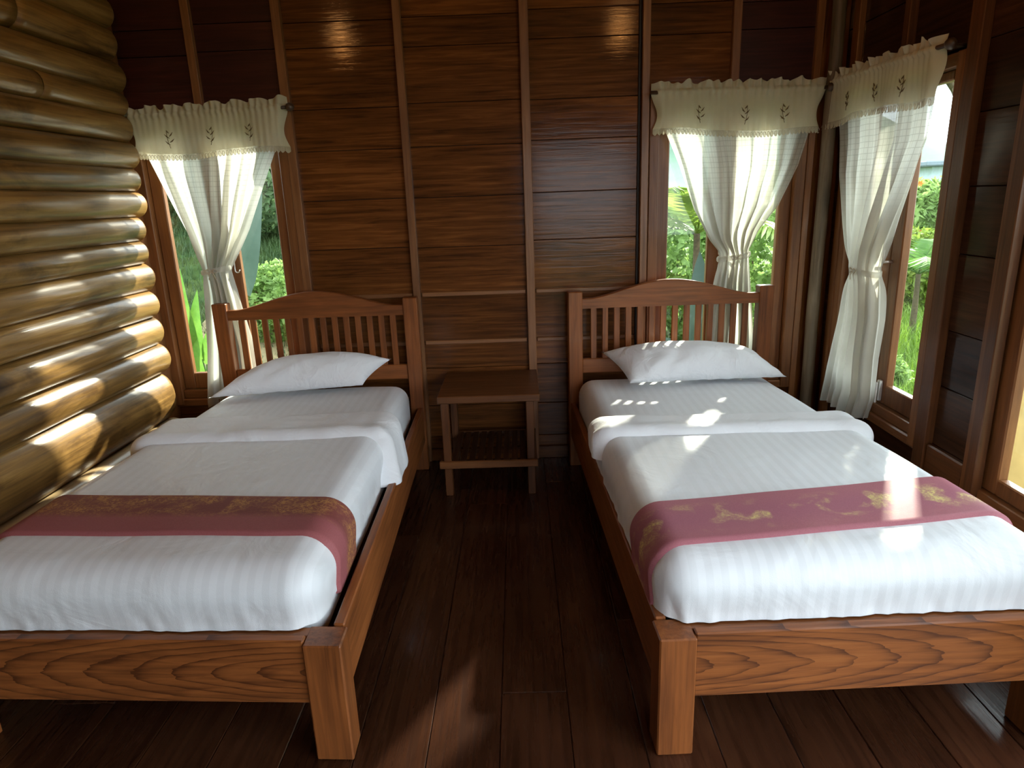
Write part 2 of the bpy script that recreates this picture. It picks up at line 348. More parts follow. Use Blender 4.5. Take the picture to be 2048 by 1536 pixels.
def foliage(name, c0, c1, c2, trans=.35, scale=3.0, rough=.5, k=.5):
    c0, c1, c2 = [tuple(v * k for v in c) for c in (c0, c1, c2)]
    m, t = nt(name); L = t.links.new
    out = N(t, 'ShaderNodeOutputMaterial'); bs = N(t, 'ShaderNodeBsdfPrincipled'); bs.inputs['Roughness'].default_value = rough; bs.inputs['Specular IOR Level'].default_value = .3
    tl = N(t, 'ShaderNodeBsdfTranslucent'); mx = N(t, 'ShaderNodeMixShader'); mx.inputs[0].default_value = trans
    tc = N(t, 'ShaderNodeTexCoord'); nz = N(t, 'ShaderNodeTexNoise', i_Scale=scale, i_Detail=5.0, i_Roughness=.7); L(tc.outputs['Object'], nz.inputs[0])
    rp = ramp(t, [(.3, c0), (.5, c1), (.7, c2)]); L(nz.outputs[0], rp.inputs[0])
    L(rp.outputs[0], bs.inputs['Base Color']); L(rp.outputs[0], tl.inputs[0]); L(bs.outputs[0], mx.inputs[1]); L(tl.outputs[0], mx.inputs[2]); L(mx.outputs[0], out.inputs[0])
    return m
M['hedge'] = foliage('hedge_leaf', (.04, .08, .035), (.11, .18, .08), (.24, .34, .16), scale=2.0, k=1.0, trans=.5)
M['bush'] = foliage('bush_leaf', (.09, .16, .04), (.19, .30, .08), (.34, .46, .17), scale=2.5, k=1.15, trans=.5)
M['yellowleaf'] = foliage('yellow_green_frond', (.16, .28, .03), (.30, .44, .06), (.46, .56, .12), scale=4, trans=.45, k=.65)
M['ginger'] = foliage('bright_green_leaf', (.10, .28, .03), (.18, .42, .06), (.30, .55, .10), scale=4, trans=.45)
M['banana'] = foliage('blue_green_leaf', (.07, .13, .10), (.10, .17, .135), (.14, .22, .175), scale=2, trans=.25)
M['grass'] = foliage('grass_blade', (.13, .27, .02), (.25, .42, .05), (.40, .55, .12), scale=1.2, trans=.45, k=.7)
M['ground'] = foliage('garden_ground', (.05, .08, .02), (.09, .17, .04), (.15, .25, .06), scale=.8, trans=0, rough=.95)
M['hill'] = foliage('haze_tinted_forest', (.11, .26, .17), (.15, .34, .23), (.21, .42, .29), scale=.15, trans=0, rough=.95, k=.34)  # aerial haze put into the pale teal colour
M['dry'] = foliage('dry_stalk', (.28, .18, .08), (.42, .3, .15), (.6, .46, .26), scale=8, trans=.1)
M['flower'] = foliage('orange_flower', (.7, .18, .03), (.85, .32, .05), (.9, .5, .12), scale=6, trans=.2)
M['earth'] = simple('sandy_earth', (.24, .19, .10), .95, noise=(8, .3))
M['bark'] = simple('bark', (.12, .085, .05), .9, noise=(30, .4))

# ------------------------------------------------------------------ room shell
YB = 3.72; XL = -2.0; XR = 1.70; ZC = 2.85; YR = -1.6
W1 = (-2.035, -1.205, .40, 1.97)        # window 1 opening in the back wall  (x0,x1,z0,z1)
W2 = (.70, 1.525, .40, 1.97)            # window 2
W3 = (2.70, 3.55, .40, 1.97)            # window 3 in the right wall (y0,y1,z0,z1)
W4 = (1.36, 2.38, .30, 1.97)            # window 4, nearer
RWIN = (.25, 1.50, .12, 2.10)            # rear wall window behind the camera
RDOOR = (-1.5, 1.05, 2.35)               # wide doorway to the verandah in the right wall, beside the camera

# back wall core with the two openings
m = MB()
for (x0, x1, z0, z1) in ((-2.2, W1[0], 0, ZC), (W1[1], W2[0], 0, ZC), (W2[1], 1.9, 0, ZC),
                         (W1[0], W1[1], 0, W1[2]), (W1[0], W1[1], W1[3], ZC), (W2[0], W2[1], 0, W2[2]), (W2[0], W2[1], W2[3], ZC)):
    m.cbox(x0, x1, YB + .02, YB + .10, z0, z1, .001)
wall_back = struct(m.build('wall_back', M['dark']))
wall_back.hide_render = False
ROWS = [0.0, .14, .345, .565, .725, 1.0, 1.265, 1.53, 1.785, 1.985, 2.26, 2.40, 2.62, ZC]
BAY = [-2.08, -1.637, -1.19, -.58, .055, .685, 1.128, 1.575]
ROWZ = [[z if (j in (0, 4, 5, len(ROWS) - 1)) else z + random.uniform(-.016, .016) for j, z in enumerate(ROWS)] for _ in BAY]
for i in range(len(BAY) - 1):
    for j in range(len(ROWS) - 1):
        x0, x1, z0, z1 = BAY[i], BAY[i + 1], ROWZ[i][j], ROWZ[i][j + 1]
        for W in (W1, W2):
            if x0 < W[1] - .02 and x1 > W[0] + .02 and z1 > W[2] and z0 < W[3]:      # clipped by a window
                if z0 < W[2] < z1 and z1 <= W[3]: z1 = W[2]
                elif z0 < W[3] < z1: z0 = W[3]
                else: z1 = z0
        if z1 - z0 < .02: continue
        pr = random.uniform(0, .003)
        board('plank', x0 + .002, x1 - .002, YB - pr, YB + .02, z0 + .0015, z1 - .0015, M['shadedplank'] if (i in (0, 1, 6) and z0 > 1.9) else M['plankX'], wall_back, .002)  # rows above the windows take the colour with the shade in it
# vertical battens
for x, z0, z1, w in ((-1.637, 1.97, ZC, .042), (-1.183, 0, ZC, .046), (-.578, 0, ZC, .040), (.058, 0, ZC, .046), (.676, 0, ZC, .040), (1.128, 1.97, ZC, .042)):
    board('batten', x - w / 2, x + w / 2, YB - .034, YB + .002, z0, z1, M['battenZ'], wall_back, .003)
board('batten', .640, .652, YB - .012, YB + .002, 0, ZC, M['dark'], wall_back, .002)  # dark strip drawn for the shadowed gap beside the batten
# light scarf rails across the lower wall
for z in (1.0, .725):
    for x0, x1 in ((-1.155, -.603), (-.553, .03), (.086, .63)):
        board('rail', x0, x1, YB - .014, YB, z - .018, z + .006, M['battenX'], wall_back, .004)
struct(board('baseboard_back', -2.0, 1.62, YB - .022, YB, 0, .075, M['plankX']))

# floor
floor = struct(board('floor', -2.15, 1.85, YR - .1, YB + .1, -.10, -.022, M['dark']))
PW = .205; x = -2.15
while x < 1.8:
    x1 = min(x + PW, 1.85)
    ys = [YR - .1]; y = YR - .1 + random.uniform(.4, 1.6)
    if abs(x - (-.10)) < .11: y = 1.75
    while y < YB - .3: ys.append(y); y += random.uniform(1.3, 2.2)
    ys.append(YB + .02)
    for a, b in zip(ys[:-1], ys[1:]):
        board('plank', x + .0008, x1 - .0008, a + .0008, b - .0008, -.022, random.uniform(-.0012, 0), M['floor'], floor, .0022)
    x = x1

# ceiling
ceiling = struct(board('ceiling', -2.2, 1.9, YR - .1, YB + .1, ZC + .02, ZC + .1, M['dark']))
for k in range(18):
    x0 = -2.15 + k * .2235
    board('ceiling_board', x0, x0 + .221, YR, YB, ZC, ZC + .02, M['ceil'], ceiling, .004)

# left wall: varnished logs
wall_left = struct(board('wall_left', -2.34, -2.13, YR - .1, YB + .1, 0, ZC, M['dark']))
JZ = [.0, .20, .36, .631, .794, .948, 1.087, 1.232, 1.351, 1.474, 1.598, 1.715, 1.844, 1.972, 2.085, 2.229, 2.381, 2.52, 2.68, 2.85]
def log_mesh(r, y0, y1, xs, seed, dome0=False, dome1=True):
    n = 28; pts = []
    L = y1 - y0; ny = max(8, int(L / .06))
    ts = [y0 + L * i / ny for i in range(ny + 1)]
    rings = []
    for y in ts: rings.append((y, 1.0))
    def dome(yend, sgn):
        d = r * .62; out = []
        for a in (12, 28, 44, 60, 74, 84): out.append((yend + sgn * d * math.sin(math.radians(a)), math.cos(math.radians(a)) ** .72))
        return out
    if dome1: rings += dome(y1, 1)
    else: rings.append((y1 + .002, .93))
    if dome0: rings = dome(y0, -1)[::-1] + rings
    else: rings = [(y0 - .002, .93)] + rings
    v = []
    for (y, s) in rings:
        k = s * (1 + .055 * mn.noise(Vector((seed * 3.1, y * 1.3, 0))))
        cx = .008 * mn.noise(Vector((seed * 1.7, y * .9, 4))); cz = .007 * mn.noise(Vector((seed * 2.3, y * .8, 9)))
        for q in range(n):
            w = 2 * math.pi * q / n
            b = 1 + .03 * mn.noise(Vector((seed * 5.0 + math.cos(w) * 1.2, y * 2.2, math.sin(w) * 1.2)))
            v.append((cx + math.cos(w) * r * xs * k * b, y, cz + math.sin(w) * r * 1.045 * k * b))
    f = grid_faces(n, len(rings), True)
    f.append(tuple(range(n))); f.append(tuple((len(rings) - 1) * n + q for q in range(n))[::-1])
    return mesh_from('log', v, [q[::-1] for q in f], True)
splits = {15: 2.93, 13: 2.99, 17: 2.1}
for k in range(len(JZ) - 1):
    z0, z1 = JZ[k], JZ[k + 1]; r = (z1 - z0) / 2; zc = (z0 + z1) / 2
    xs = .62 if r > .11 else .95
    xcen = XL + .042 - r * xs + (.03 if k == 1 else 0)
    yend = 3.56 + .012 * math.sin(k * 2.4) - .0 + .05 * (k >= 9)
    mat = M['logpale'] if k == 1 else M['log']
    segs = [(YR, yend)]
    if k in splits: segs = [(YR, splits[k] - .004), (splits[k] + .004, yend)]
    for q, (a, b) in enumerate(segs):
        link('log', log_mesh(r, a, b, xs, k * 7 + q, False, q == len(segs) - 1), mat, wall_left, (xcen, 0, zc))
board('corner_board', -2.13, -2.03, 3.58, YB, 0, ZC, M['frameZ'], wall_left)

# right wall
m = MB()
for (y0, y1, z0, z1) in ((W3[1], YB + .1, 0, ZC), (W4[1], W3[0], 0, ZC), (YR - .1, RDOOR[0], 0, ZC), (RDOOR[1], W4[0], 0, ZC), (RDOOR[0], RDOOR[1], RDOOR[2], ZC), (W3[0], W3[1], 0, W3[2]), (W3[0], W3[1], W3[3], ZC), (W4[0], W4[1], 0, W4[2]), (W4[0], W4[1], W4[3], ZC)):
    m.cbox(XR + .02, XR + .10, y0, y1, z0, z1, .001)
wall_right = struct(m.build('wall_right', M['dark']))
RB = [RDOOR[1], 1.36, 1.82, 2.38, 2.62, 2.70, 3.125, 3.55, YB]
RR = [0, .22, .45, .70, .93, 1.23, 1.48, 1.74, 1.985, 2.25, 2.55, ZC]
for i in range(len(RB) - 1):
    for j in range(len(RR) - 1):
        y0, y1, z0, z1 = RB[i], RB[i + 1], RR[j], RR[j + 1]
        for W in (W3, W4):
            if y0 < W[1] - .02 and y1 > W[0] + .02 and z1 > W[2] and z0 < W[3]:
                if y1 > W[1] + .1: y0 = max(y0, W[1]); continue
                if y0 < W[0] - .1: y1 = min(y1, W[0]); continue
                if z0 < W[2] < z1 and z1 <= W[3]: z1 = W[2]
                elif z0 < W[3] < z1: z0 = W[3]
                else: z1 = z0
        if z1 - z0 < .02 or y1 - y0 < .02: continue
        board('plank', XR - random.uniform(0, .004), XR + .02, y0 + .002, y1 - .002, z0 + .0015, z1 - .0015, M['darkplankY'], wall_right, .002)  # shade of this wall is in the plank colour
for y, z0, z1, w in ((2.655, 0, ZC, .075), (2.327, 0, ZC, .05), (3.125, 1.99, ZC, .045), (1.33, 0, ZC, .06), (1.08, 0, ZC, .06)):
    board('batten', XR - .036, XR + .002, y - w / 2, y + w / 2, z0, z1, M['stand' + 'Z'], wall_right)
board('panel_rail', XR - .028, XR, 2.38, 2.615, .30, .452, M['stand' + 'Y'], wall_right, .006)
struct(board('baseboard_right', XR - .02, XR, RDOOR[1] + .06, YB, 0, .09, M['plankY']))
# corner of boards and a round post
board('corner_board', 1.527, 1.562, YB - .03, YB + .02, 0, ZC, M['frameZ'], wall_back)
board('corner_board', 1.562, 1.70, YB - .004, YB + .02, 0, ZC, M['plankZ'], wall_back)
board('corner_board', XR - .028, XR + .01, 3.56, 3.625, 0, ZC, M['frameZ'], wall_right)
v = []; n = 20; nz_ = 40
for j in range(nz_ + 1):
    z = ZC * j / nz_
    for q in range(n):
        w = 2 * math.pi * q / n; r = .031 * (1 + .10 * mn.noise(Vector((math.cos(w), math.sin(w), z * 3)))) * (1.08 - .06 * z / ZC)
        v.append((r * math.cos(w) + .004 * mn.noise(Vector((3, 3, z * 1.6))), r * math.sin(w), z))
corner_post = link('corner_post', mesh_from('corner_post', v, grid_faces(n, nz_ + 1, True), True), M['post'], None, (1.612, 3.655, 0))
tag(corner_post, 'grey peeled log post standing in the corner between the two right-hand windows', 'post')

# rear wall with a window behind the camera
m = MB()
for (x0, x1, z0, z1) in ((-2.3, RWIN[0], 0, ZC), (RWIN[1], 1.85, 0, ZC), (RWIN[0], RWIN[1], RWIN[3], ZC), (RWIN[0], RWIN[1], 0, RWIN[2])):
    m.cbox(x0, x1, YR - .1, YR, z0, z1, .002)
wall_rear = struct(m.build('wall_rear', M['plankX']))
for x0, x1, z0, z1, mm in ((RWIN[0] - .06, RWIN[0], RWIN[2] - .06, RWIN[3] + .06, 'Z'), (RWIN[1], RWIN[1] + .06, RWIN[2] - .06, RWIN[3] + .06, 'Z'), (RWIN[0], RWIN[1], RWIN[3], RWIN[3] + .06, 'X'), (RWIN[0], RWIN[1], RWIN[2] - .06, RWIN[2], 'X')):
    board('window_casing', x0, x1, YR, YR + .025, z0, z1, M['frame' + mm], wall_rear)
board('plank', XR, XR + .02, RDOOR[0], RDOOR[1], RDOOR[2], ZC, M['plankY'], wall_right)

# ------------------------------------------------------------------ windows
def window(name, W, axis, glass, sash_rail=(.58, 1.88), proud=.0):
    """W = (a0,a1,z0,z1) along the wall; axis 'x' (back wall) or 'y' (right wall); glass = [(g0,g1),(g0,g1)]"""
    a0, a1, z0, z1 = W
    back = axis == 'x'
    def bx(nm, s0, s1, d0, d1, za, zb, g, parent, b=.003):      # d = depth into the wall, negative is into the room
        if back: return board(nm, s0, s1, YB + d0, YB + d1, za, zb, M['frame' + g if g in 'XYZ' else g], parent, b)
        g2 = {'X': 'Y'}.get(g, g)
        return board(nm, XR + d0, XR + d1, s0, s1, za, zb, M['frame' + g2 if g2 in 'XYZ' else g2], parent, b)
    c = ((a0 + a1) / 2, YB, z0) if back else (XR, (a0 + a1) / 2, z0)
    w = link(name, None, None, None, c); struct(w)
    J = .05
    bx('jamb', a0, a0 + J, -.03 - proud, .10, z0, z1, 'Z', w); bx('jamb', a1 - J, a1, -.03, .10, z0, z1, 'Z', w)
    bx('lintel', a0 + J, a1 - J, -.02, .10, z1 - J, z1, 'X', w); bx('sill', a0 - .01, a1 + .01, -.026, .12, z0 - .01, z0 + .035, 'X', w, .006)
    bx('sill_rail', a0 + J, a1 - J, -.012, .085, z0 + .035, z0 + .085, 'X', w, .004)
    mid = (glass[0][1] + glass[1][0]) / 2
    outs = []
    for k, (g0, g1) in enumerate(glass):
        s0 = a0 + J if k == 0 else mid + .001; s1 = mid - .001 if k == 0 else a1 - J
        zb, zt = z0 + .087, z1 - J - .002
        m = MB()
        def ad(p0, p1, q0, q1):
            if back: m.cbox(p0, p1, YB + .012, YB + .052, q0, q1, .005)
            else: m.cbox(XR + .012, XR + .052, p0, p1, q0, q1, .005)
        ad(s0, g0, zb, zt); ad(g1, s1, zb, zt); ad(g0, g1, zb, sash_rail[0]); ad(g0, g1, sash_rail[1], zt)
        sash = m.build('sash', M['frameZ'], w)
        if back: pane = MB().cbox(g0 - .004, g1 + .004, YB + .030, YB + .034, sash_rail[0] - .004, sash_rail[1] + .004, .0008).build('pane', M['glass'], sash)
        else: pane = MB().cbox(XR + .030, XR + .034, g0 - .004, g1 + .004, sash_rail[0] - .004, sash_rail[1] + .004, .0008).build('pane', M['glass'], sash)
        outs.append(sash)
    return w, outs
win1, s1 = window('window_1', W1, 'x', [(-1.92, -1.69), (-1.555, -1.32)])
win2, s2 = window('window_2', W2, 'x', [(.815, 1.035), (1.18, 1.41)])
win3, s3 = window('window_3', W3, 'y', [(2.82, 3.04), (3.20, 3.43)])
win4, s4 = window('window_4', W4, 'y', [(1.43, 1.76), (1.90, 2.245)], (.45, 1.88))
# white J-hooks, latch and bolt on the sashes
def jhook(parent, x, y, z):
    pts = [(x, y, z + .05), (x, y - .004, z + .01)] + [(x + .012 * (1 - math.cos(a)), y - .004, z - .012 * math.sin(a)) for a in np.linspace(.3, 3.3, 8)]
    o = MB().tube(pts, .0038, 8).build('casement_hook', M['metal'], parent, smooth=True); o['label'] = 'white metal hook'
jhook(s1[1], -1.585, YB + .004, 1.165); jhook(s2[0], 1.095, YB + .004, 1.165)
m = MB()
m.tube([(XR + .01, 3.10, 1.155), (XR - .03, 3.10, 1.155)], .006); m.tube([(XR + .01, 3.165, 1.165), (XR - .03, 3.165, 1.165)], .006)
m.tube([(XR - .03, 3.10, 1.155), (XR - .034, 3.097, 1.20), (XR - .03, 3.095, 1.25), (XR - .02, 3.085, 1.285), (XR - .012, 3.075, 1.30)], .005)
o = m.build('latch_handle', M['metal'], s3[0], smooth=True); o['label'] = 'white metal latch handle'
m = MB().cbox(XR - .006, XR + .012, 3.058, 3.082, .50, .60, .003); m.tube([(XR - .012, 3.07, .49), (XR - .012, 3.07, .59)], .006); m.tube([(XR - .012, 3.07, .56), (XR - .03, 3.085, .56)], .004)
o = m.build('barrel_bolt', M['metal'], s3[0]); o['label'] = 'pale metal barrel bolt'

# ------------------------------------------------------------------ curtains
def curtain(label, back, dist, val, left, right, zt, zb, seed, nfold, botskew=0.0, ruffle_h=.036, flip=1):
    """val = (a0, a1, ztop0, ztop1, zbot0, zbot1) ; left/right = tables (z -> s); s runs along the wall; dist = wall plane of the cloth"""
    P = (lambda s, d, z: (s, dist - d, z)) if back else (lambda s, d, z: (dist - d, s, z))
    c = P((val[0] + val[1]) / 2, 0, zb)
    t = thing('curtain', label, 'curtain', c, 'tied sheer curtains with valances')
    rnd = random.Random(seed)
    ph = [rnd.uniform(0, 6.28) for _ in range(6)]
    L2 = [(z, s) for s, z in left]; R2 = [(z, s) for s, z in right]
    # drape
    nu, nv = 150, 80; v = []; uv = []
    zl_top = val[4] + .06
    for j in range(nv):
        f = j / (nv - 1)
        for i in range(nu):
            u = i / (nu - 1)
            ztop = zl_top; zbot = zb + botskew * (u - .5)
            z = ztop + (zbot - ztop) * f
            s = lerp_tab(L2, z) * (1 - u) + lerp_tab(R2, z) * u
            wd = abs(lerp_tab(R2, z) - lerp_tab(L2, z))
            comp = max(0.0, min(1.0, (.78 - wd) / .6))
            tied = math.exp(-((z - zt) / .07) ** 2)
            amp = (.010 + .030 * comp) * (1 - .45 * tied)
            a = 2 * math.pi * nfold * (u + .03 * math.sin(ph[0] + 7 * u)) + ph[1]
            d = amp * (math.sin(a) + .35 * math.sin(2.3 * a + ph[2]) + .25 * math.sin(.37 * a + ph[3] + z * 2))
            d += .022 + .010 * math.sin(3 * u + ph[4]) + .04 * (1 - (2 * u - 1) ** 2) * (tied * .8 + .25 * comp)
            s += .25 * amp * math.cos(a) * (1 if 0.02 < u < .98 else 0)
            v.append(P(s, d, z)); uv.append((u * 1.25, z))
    me = mesh_from('drape', [tuple(np.subtract(p, c)) for p in v], grid_faces(nu, nv), True, uv)
    link('drape', me, M['sheer'], t, c)
    # tieback band with a small knot
    zl, zr = lerp_tab(L2, zt), lerp_tab(R2, zt); s0, s1 = min(zl, zr), max(zl, zr); sc = (s0 + s1) / 2; hw = (s1 - s0) / 2 + .006
    v = []; n = 40; hh = .014
    for zz, k in ((zt - hh, .98), (zt - hh * .5, 1.03), (zt + hh * .5, 1.03), (zt + hh, .98)):
        for q in range(n):
            w = 2 * math.pi * q / n
            v.append(P(sc + math.cos(w) * hw * k, .030 + math.sin(w) * .052 * k, zz + .012 * math.cos(w)))
    tb = link('tieback', mesh_from('tieback', [tuple(np.subtract(p, c)) for p in v], grid_faces(n, 4, True), True), M['sheer'], t, c)
    m = MB()
    for sg in (-1, 1):
        m.tube([P(sc, .086, zt), P(sc + sg * .018, .094, zt + .012), P(sc + sg * .034, .09, zt + .002), P(sc + sg * .02, .092, zt - .01), P(sc, .088, zt)], .0024, 6)
        m.tube([P(sc, .088, zt), P(sc + sg * .014, .092, zt - .022), P(sc + sg * .02, .088, zt - .045)], .0022, 6)
    m.build('ribbon', M['string'], tb, smooth=True)
    # valance
    a0, a1, zt0, zt1, zb0, zb1 = val
    nu, nv = 200, 22; v = []; uv = []
    def vpos(u, f, extra=0.0):
        s = a0 + (a1 - a0) * u
        top = zt0 + (zt1 - zt0) * u; bot = zb0 + (zb1 - zb0) * u
        bot += .010 * math.sin(2.2 * math.pi * u + ph[2])
        z = top + (bot - top) * f
        g = math.sin(2 * math.pi * 26 * u + 2.2 * math.sin(9 * u + ph[5]))
        d = .070 + (.0042 * max(0, 1 - abs(f) / .3) + .0012) * g + .014 * math.sin(2 * math.pi * 3 * u + ph[3]) * max(0, f)
        edge = max(0, 1 - u / .05, 1 - (1 - u) / .05)
        s += (-1 if u < .5 else 1) * edge * .018 * math.sin(f * 5 + ph[0]) * (1 if a1 > a0 else -1)
        d -= edge ** 2 * .035
        if f < .14 and f >= 0: d += .008 * math.sin(f / .14 * math.pi)          # the rod inside its pocket
        return s, d + extra, z
    for j in range(nv):
        for i in range(nu):
            u = i / (nu - 1); v.append(P(*vpos(u, j / (nv - 1)))); uv.append((u, j / (nv - 1)))
    va = link('valance', mesh_from('valance', [tuple(np.subtract(p, c)) for p in v], grid_faces(nu, nv), True, uv), M['valance'], t, c)
    # ruffled header standing above the rod pocket
    v = []
    for j in range(6):
        f = j / 5
        for i in range(nu):
            u = i / (nu - 1); s, d, z = vpos(u, 0)
            h = ruffle_h * (.55 + .45 * abs(math.sin(2 * math.pi * 3.7 * u + ph[4])) + .45 * mn.noise(Vector((u * 23, seed, 0))))
            d += f * (.010 * math.sin(2 * math.pi * 17 * u + ph[1]) + .008 * math.sin(2 * math.pi * 7 * u + ph[2]))
            v.append(P(s, d, z + h * f))
    ru = link('ruffle', mesh_from('ruffle', [tuple(np.subtract(p, c)) for p in v], grid_faces(nu, 6), True, [(0, 0)] * len(v)), M['valance'], va, c)
    # scalloped lace along the lower hem
    m = MB(); ns = 46
    for k in range(ns):
        u0, u1 = k / ns, (k + 1) / ns; q = 7; top = []; bot = []
        for i in range(q):
            u = u0 + (u1 - u0) * i / (q - 1)
            s, d, z = vpos(u, 1.0); hz = .022 + .010 * math.sin(math.pi * i / (q - 1))
            top.append(P(s, d - .001, z)); bot.append(P(s, d + .003 * math.sin(k * 1.9), z - hz))
        m.add(top + bot, [(i, i + 1, q + i + 1, q + i) for i in range(q - 1)])
    lc = m.build('lace_trim', M['lace'], va, c)
    # raised picot loops on the lace
    m = MB()
    for k in range(ns):
        u = (k + .5) / ns; s, d, z = vpos(u, 1.0); w_ = abs(a1 - a0) / ns * .36
        m.tube([P(s + w_ * math.cos(a), d + .003, z - .019 + .013 * math.sin(a)) for a in np.linspace(0, 5.6, 9)], .0011, 4)
    m.build('lace_loops', M['string'], lc, c)['kind'] = 'stuff'
    # three embroidered sprigs
    for k, u in enumerate((.27, .53, .77)):
        m = MB(); sg = rnd.choice((-1, 1)) * (1 if a1 > a0 else -1)
        def q(ds, f):
            s, d, z = vpos(u + ds / abs(a1 - a0), f, .0035); return P(s, d, z)
        st = [q(sg * .012 * math.sin(x * 2), .86 - .42 * x) for x in np.linspace(0, 1, 7)]
        m.tube(st, .0013, 5)
        for (f0, ds, df) in ((.78, .022, -.10), (.72, -.022, -.09), (.62, .024, -.10), (.58, -.018, -.11), (.5, .012, -.08)):
            m.tube([q(0, f0), q(ds * .5 * sg, f0 + df * .35), q(ds * sg, f0 + df)], [.0012, .0034, .0006], 5)
        m.build('embroidered_sprig', M['thread'], va)
    # wooden rod inside the pocket, ends on brackets
    m = MB(); ex = .03 * (1 if a1 > a0 else -1)
    return t, P

curtain('cream valanced sheer curtain tied at the window beside the log wall', True, 3.69,
        (-1.998, -1.180, 1.975, 2.002, 1.785, 1.795),
        [(-1.95, 1.90), (-1.947, 1.778), (-1.851, 1.502), (-1.792, 1.344), (-1.737, 1.181), (-1.747, 1.018), (-1.787, .736), (-1.841, .443), (-1.85, .30)],
        [(-1.23, 1.90), (-1.264, 1.783), (-1.353, 1.612), (-1.466, 1.385), (-1.545, 1.255), (-1.590, 1.176), (-1.586, 1.095), (-1.569, .967), (-1.529, .756), (-1.52, .40), (-1.51, .30)],
        1.175, .40, 3, 6)
curtain('cream valanced sheer curtain tied at the window behind the right bed headboard', True, 3.69,
        (.712, 1.562, 2.000, 1.992, 1.806, 1.786),
        [(.76, 1.92), (.781, 1.786), (.85, 1.632), (.937, 1.403), (1.023, 1.244), (1.079, 1.176), (1.076, 1.083), (1.061, 1.002), (1.03, .70), (1.0, .40)],
        [(1.53, 1.92), (1.515, 1.774), (1.472, 1.61), (1.383, 1.412), (1.286, 1.287), (1.239, 1.184), (1.246, 1.077), (1.258, .968), (1.29, .70), (1.31, .40)],
        1.15, .42, 8, 6)
curtain('cream valanced sheer curtain tied at the side window on the right wall', False, 1.668,
        (3.712, 2.76, 2.018, 2.000, 1.818, 1.825),
        [(3.65, 1.92), (3.621, 1.809), (3.552, 1.552), (3.42, 1.309), (3.319, 1.146), (3.294, 1.10), (3.319, 1.023), (3.349, .842), (3.431, .558), (3.466, .381)],
        [(2.80, 1.92), (2.814, 1.80), (2.827, 1.681), (2.913, 1.512), (3.012, 1.347), (3.08, 1.212), (3.093, 1.132), (3.068, 1.055), (3.042, .897), (3.047, .706), (3.029, .515), (3.068, .407)],
        1.11, .395, 15, 6, 0.02)
for lab, p0, p1 in (('dark round curtain rod inside the valance by the log wall', (-2.0, 3.632, 1.962), (-1.165, 3.632, 1.985)),
                    ('dark round curtain rod inside the valance behind the right bed', (.69, 3.632, 1.985), (1.575, 3.632, 1.978)),
                    ('dark round curtain rod ending at the side window near the camera', (1.610, 3.62, 2.003), (1.610, 2.72, 1.988))):
    a, b = Vector(p0), Vector(p1); d = (b - a).normalized()
    r = thing('curtain_rod', lab, 'curtain rod', (a + b) / 2, 'curtain rods')
    MB().tube([a, b], .009, 12).build('rod', M['rod'], r, smooth=True)
    MB().tube([b, b + d * .006, b + d * .022, b + d * .036, b + d * .042], [.009, .018, .022, .014, .003], 14).build('finial', M['rod'], r, smooth=True)
    side = Vector((0, 1, 0)) if abs(d.x) > .5 else Vector((1, 0, 0))
    for q in (a + d * .03, b - d * .02):
        MB().tube([q, q + side * .082], .007, 8).build('bracket', M['rod'], r, smooth=True)

# ------------------------------------------------------------------ beds
def quadmap(FL, FR, BL, BR, W, L):
    FL, FR, BL, BR = map(np.array, (FL, FR, BL, BR))
    def fn(s, t, z):
        a, b = s / W, t / L
        p = (FL * (1 - a) + FR * a) * (1 - b) + (BL * (1 - a) + BR * a) * b
        return (float(p[0]), float(p[1]), z)
    return fn

def mapped(name, q, x0, x1, y0, y1, z0, z1, mat, parent, b=.005):
    return MB().cbox(x0, x1, y0, y1, z0, z1, b, q).build(name, mat, parent)

BW, BL_ = 1.12, 2.115
def bed(label, q, board_mat, side):
    base = q(BW / 2, BL_ / 2, 0)
    t = thing('bed', label, 'bed', base, 'twin wooden beds')
    lw = .098
    for x0 in (0, BW - lw): mapped('leg', q, x0, x0 + lw, 0, .09, 0, .372, M['bedZ'], t, .004)
    hw = .078
    for x0 in (0, BW - hw): mapped('headboard_post', q, x0, x0 + hw, BL_ - .065, BL_, 0, 1.0, M['bedZ'], t, .004)
    mapped('footboard', q, lw, BW - lw, .014, .044, .178, .378, board_mat, t, .004)
    for x0 in (.008, BW - .038): mapped('side_rail', q, x0, x0 + .03, .09, BL_ - .065, .178, .378, M['bedY'], t, .004)
    mapped('footboard_cap', q, lw * .2, BW - lw * .2, .045, .085, .34, .371, M['bedX'], t, .003)
    mapped('bed_base', q, .038, BW - .038, .05, BL_ - .07, .225, .262, M['bedX'], t, .003)
    mapped('lower_rail', q, hw, BW - hw, BL_ - .05, BL_ - .02, .545, .628, M['bedX'], t, .004)
    # crest rail with its swelling top edge
    n = 60; v = []; f = []
    for i in range(n + 1):
        u = i / n; s = hw + (BW - 2 * hw) * u
        zt = .962 + .088 * (math.sin(math.pi * min(1, max(0, (u - .05) / .9))) ** 2) ** .72
        for (tt, z) in ((BL_ - .055, .908), (BL_ - .055, zt - .004), (BL_ - .051, zt), (BL_ - .019, zt), (BL_ - .015, zt - .004), (BL_ - .015, .908)): v.append(q(s, tt, z))
    for i in range(n):
        for k in range(6): f.append((i * 6 + k, i * 6 + (k + 1) % 6, (i + 1) * 6 + (k + 1) % 6, (i + 1) * 6 + k))
    f += [tuple(range(6))[::-1], tuple(n * 6 + k for k in range(6))]
    MB().add(v, f).build('crest_rail', M['bedX'], t)
    ns = 14; sp = (BW - 2 * hw) / (ns + 1)
    for k in range(ns):
        c = hw + sp * (k + 1)
        mapped('slat', q, c - .0165, c + .0165, BL_ - .043, BL_ - .027, .62, .915, M['bedZ'], t, .003)
    return t

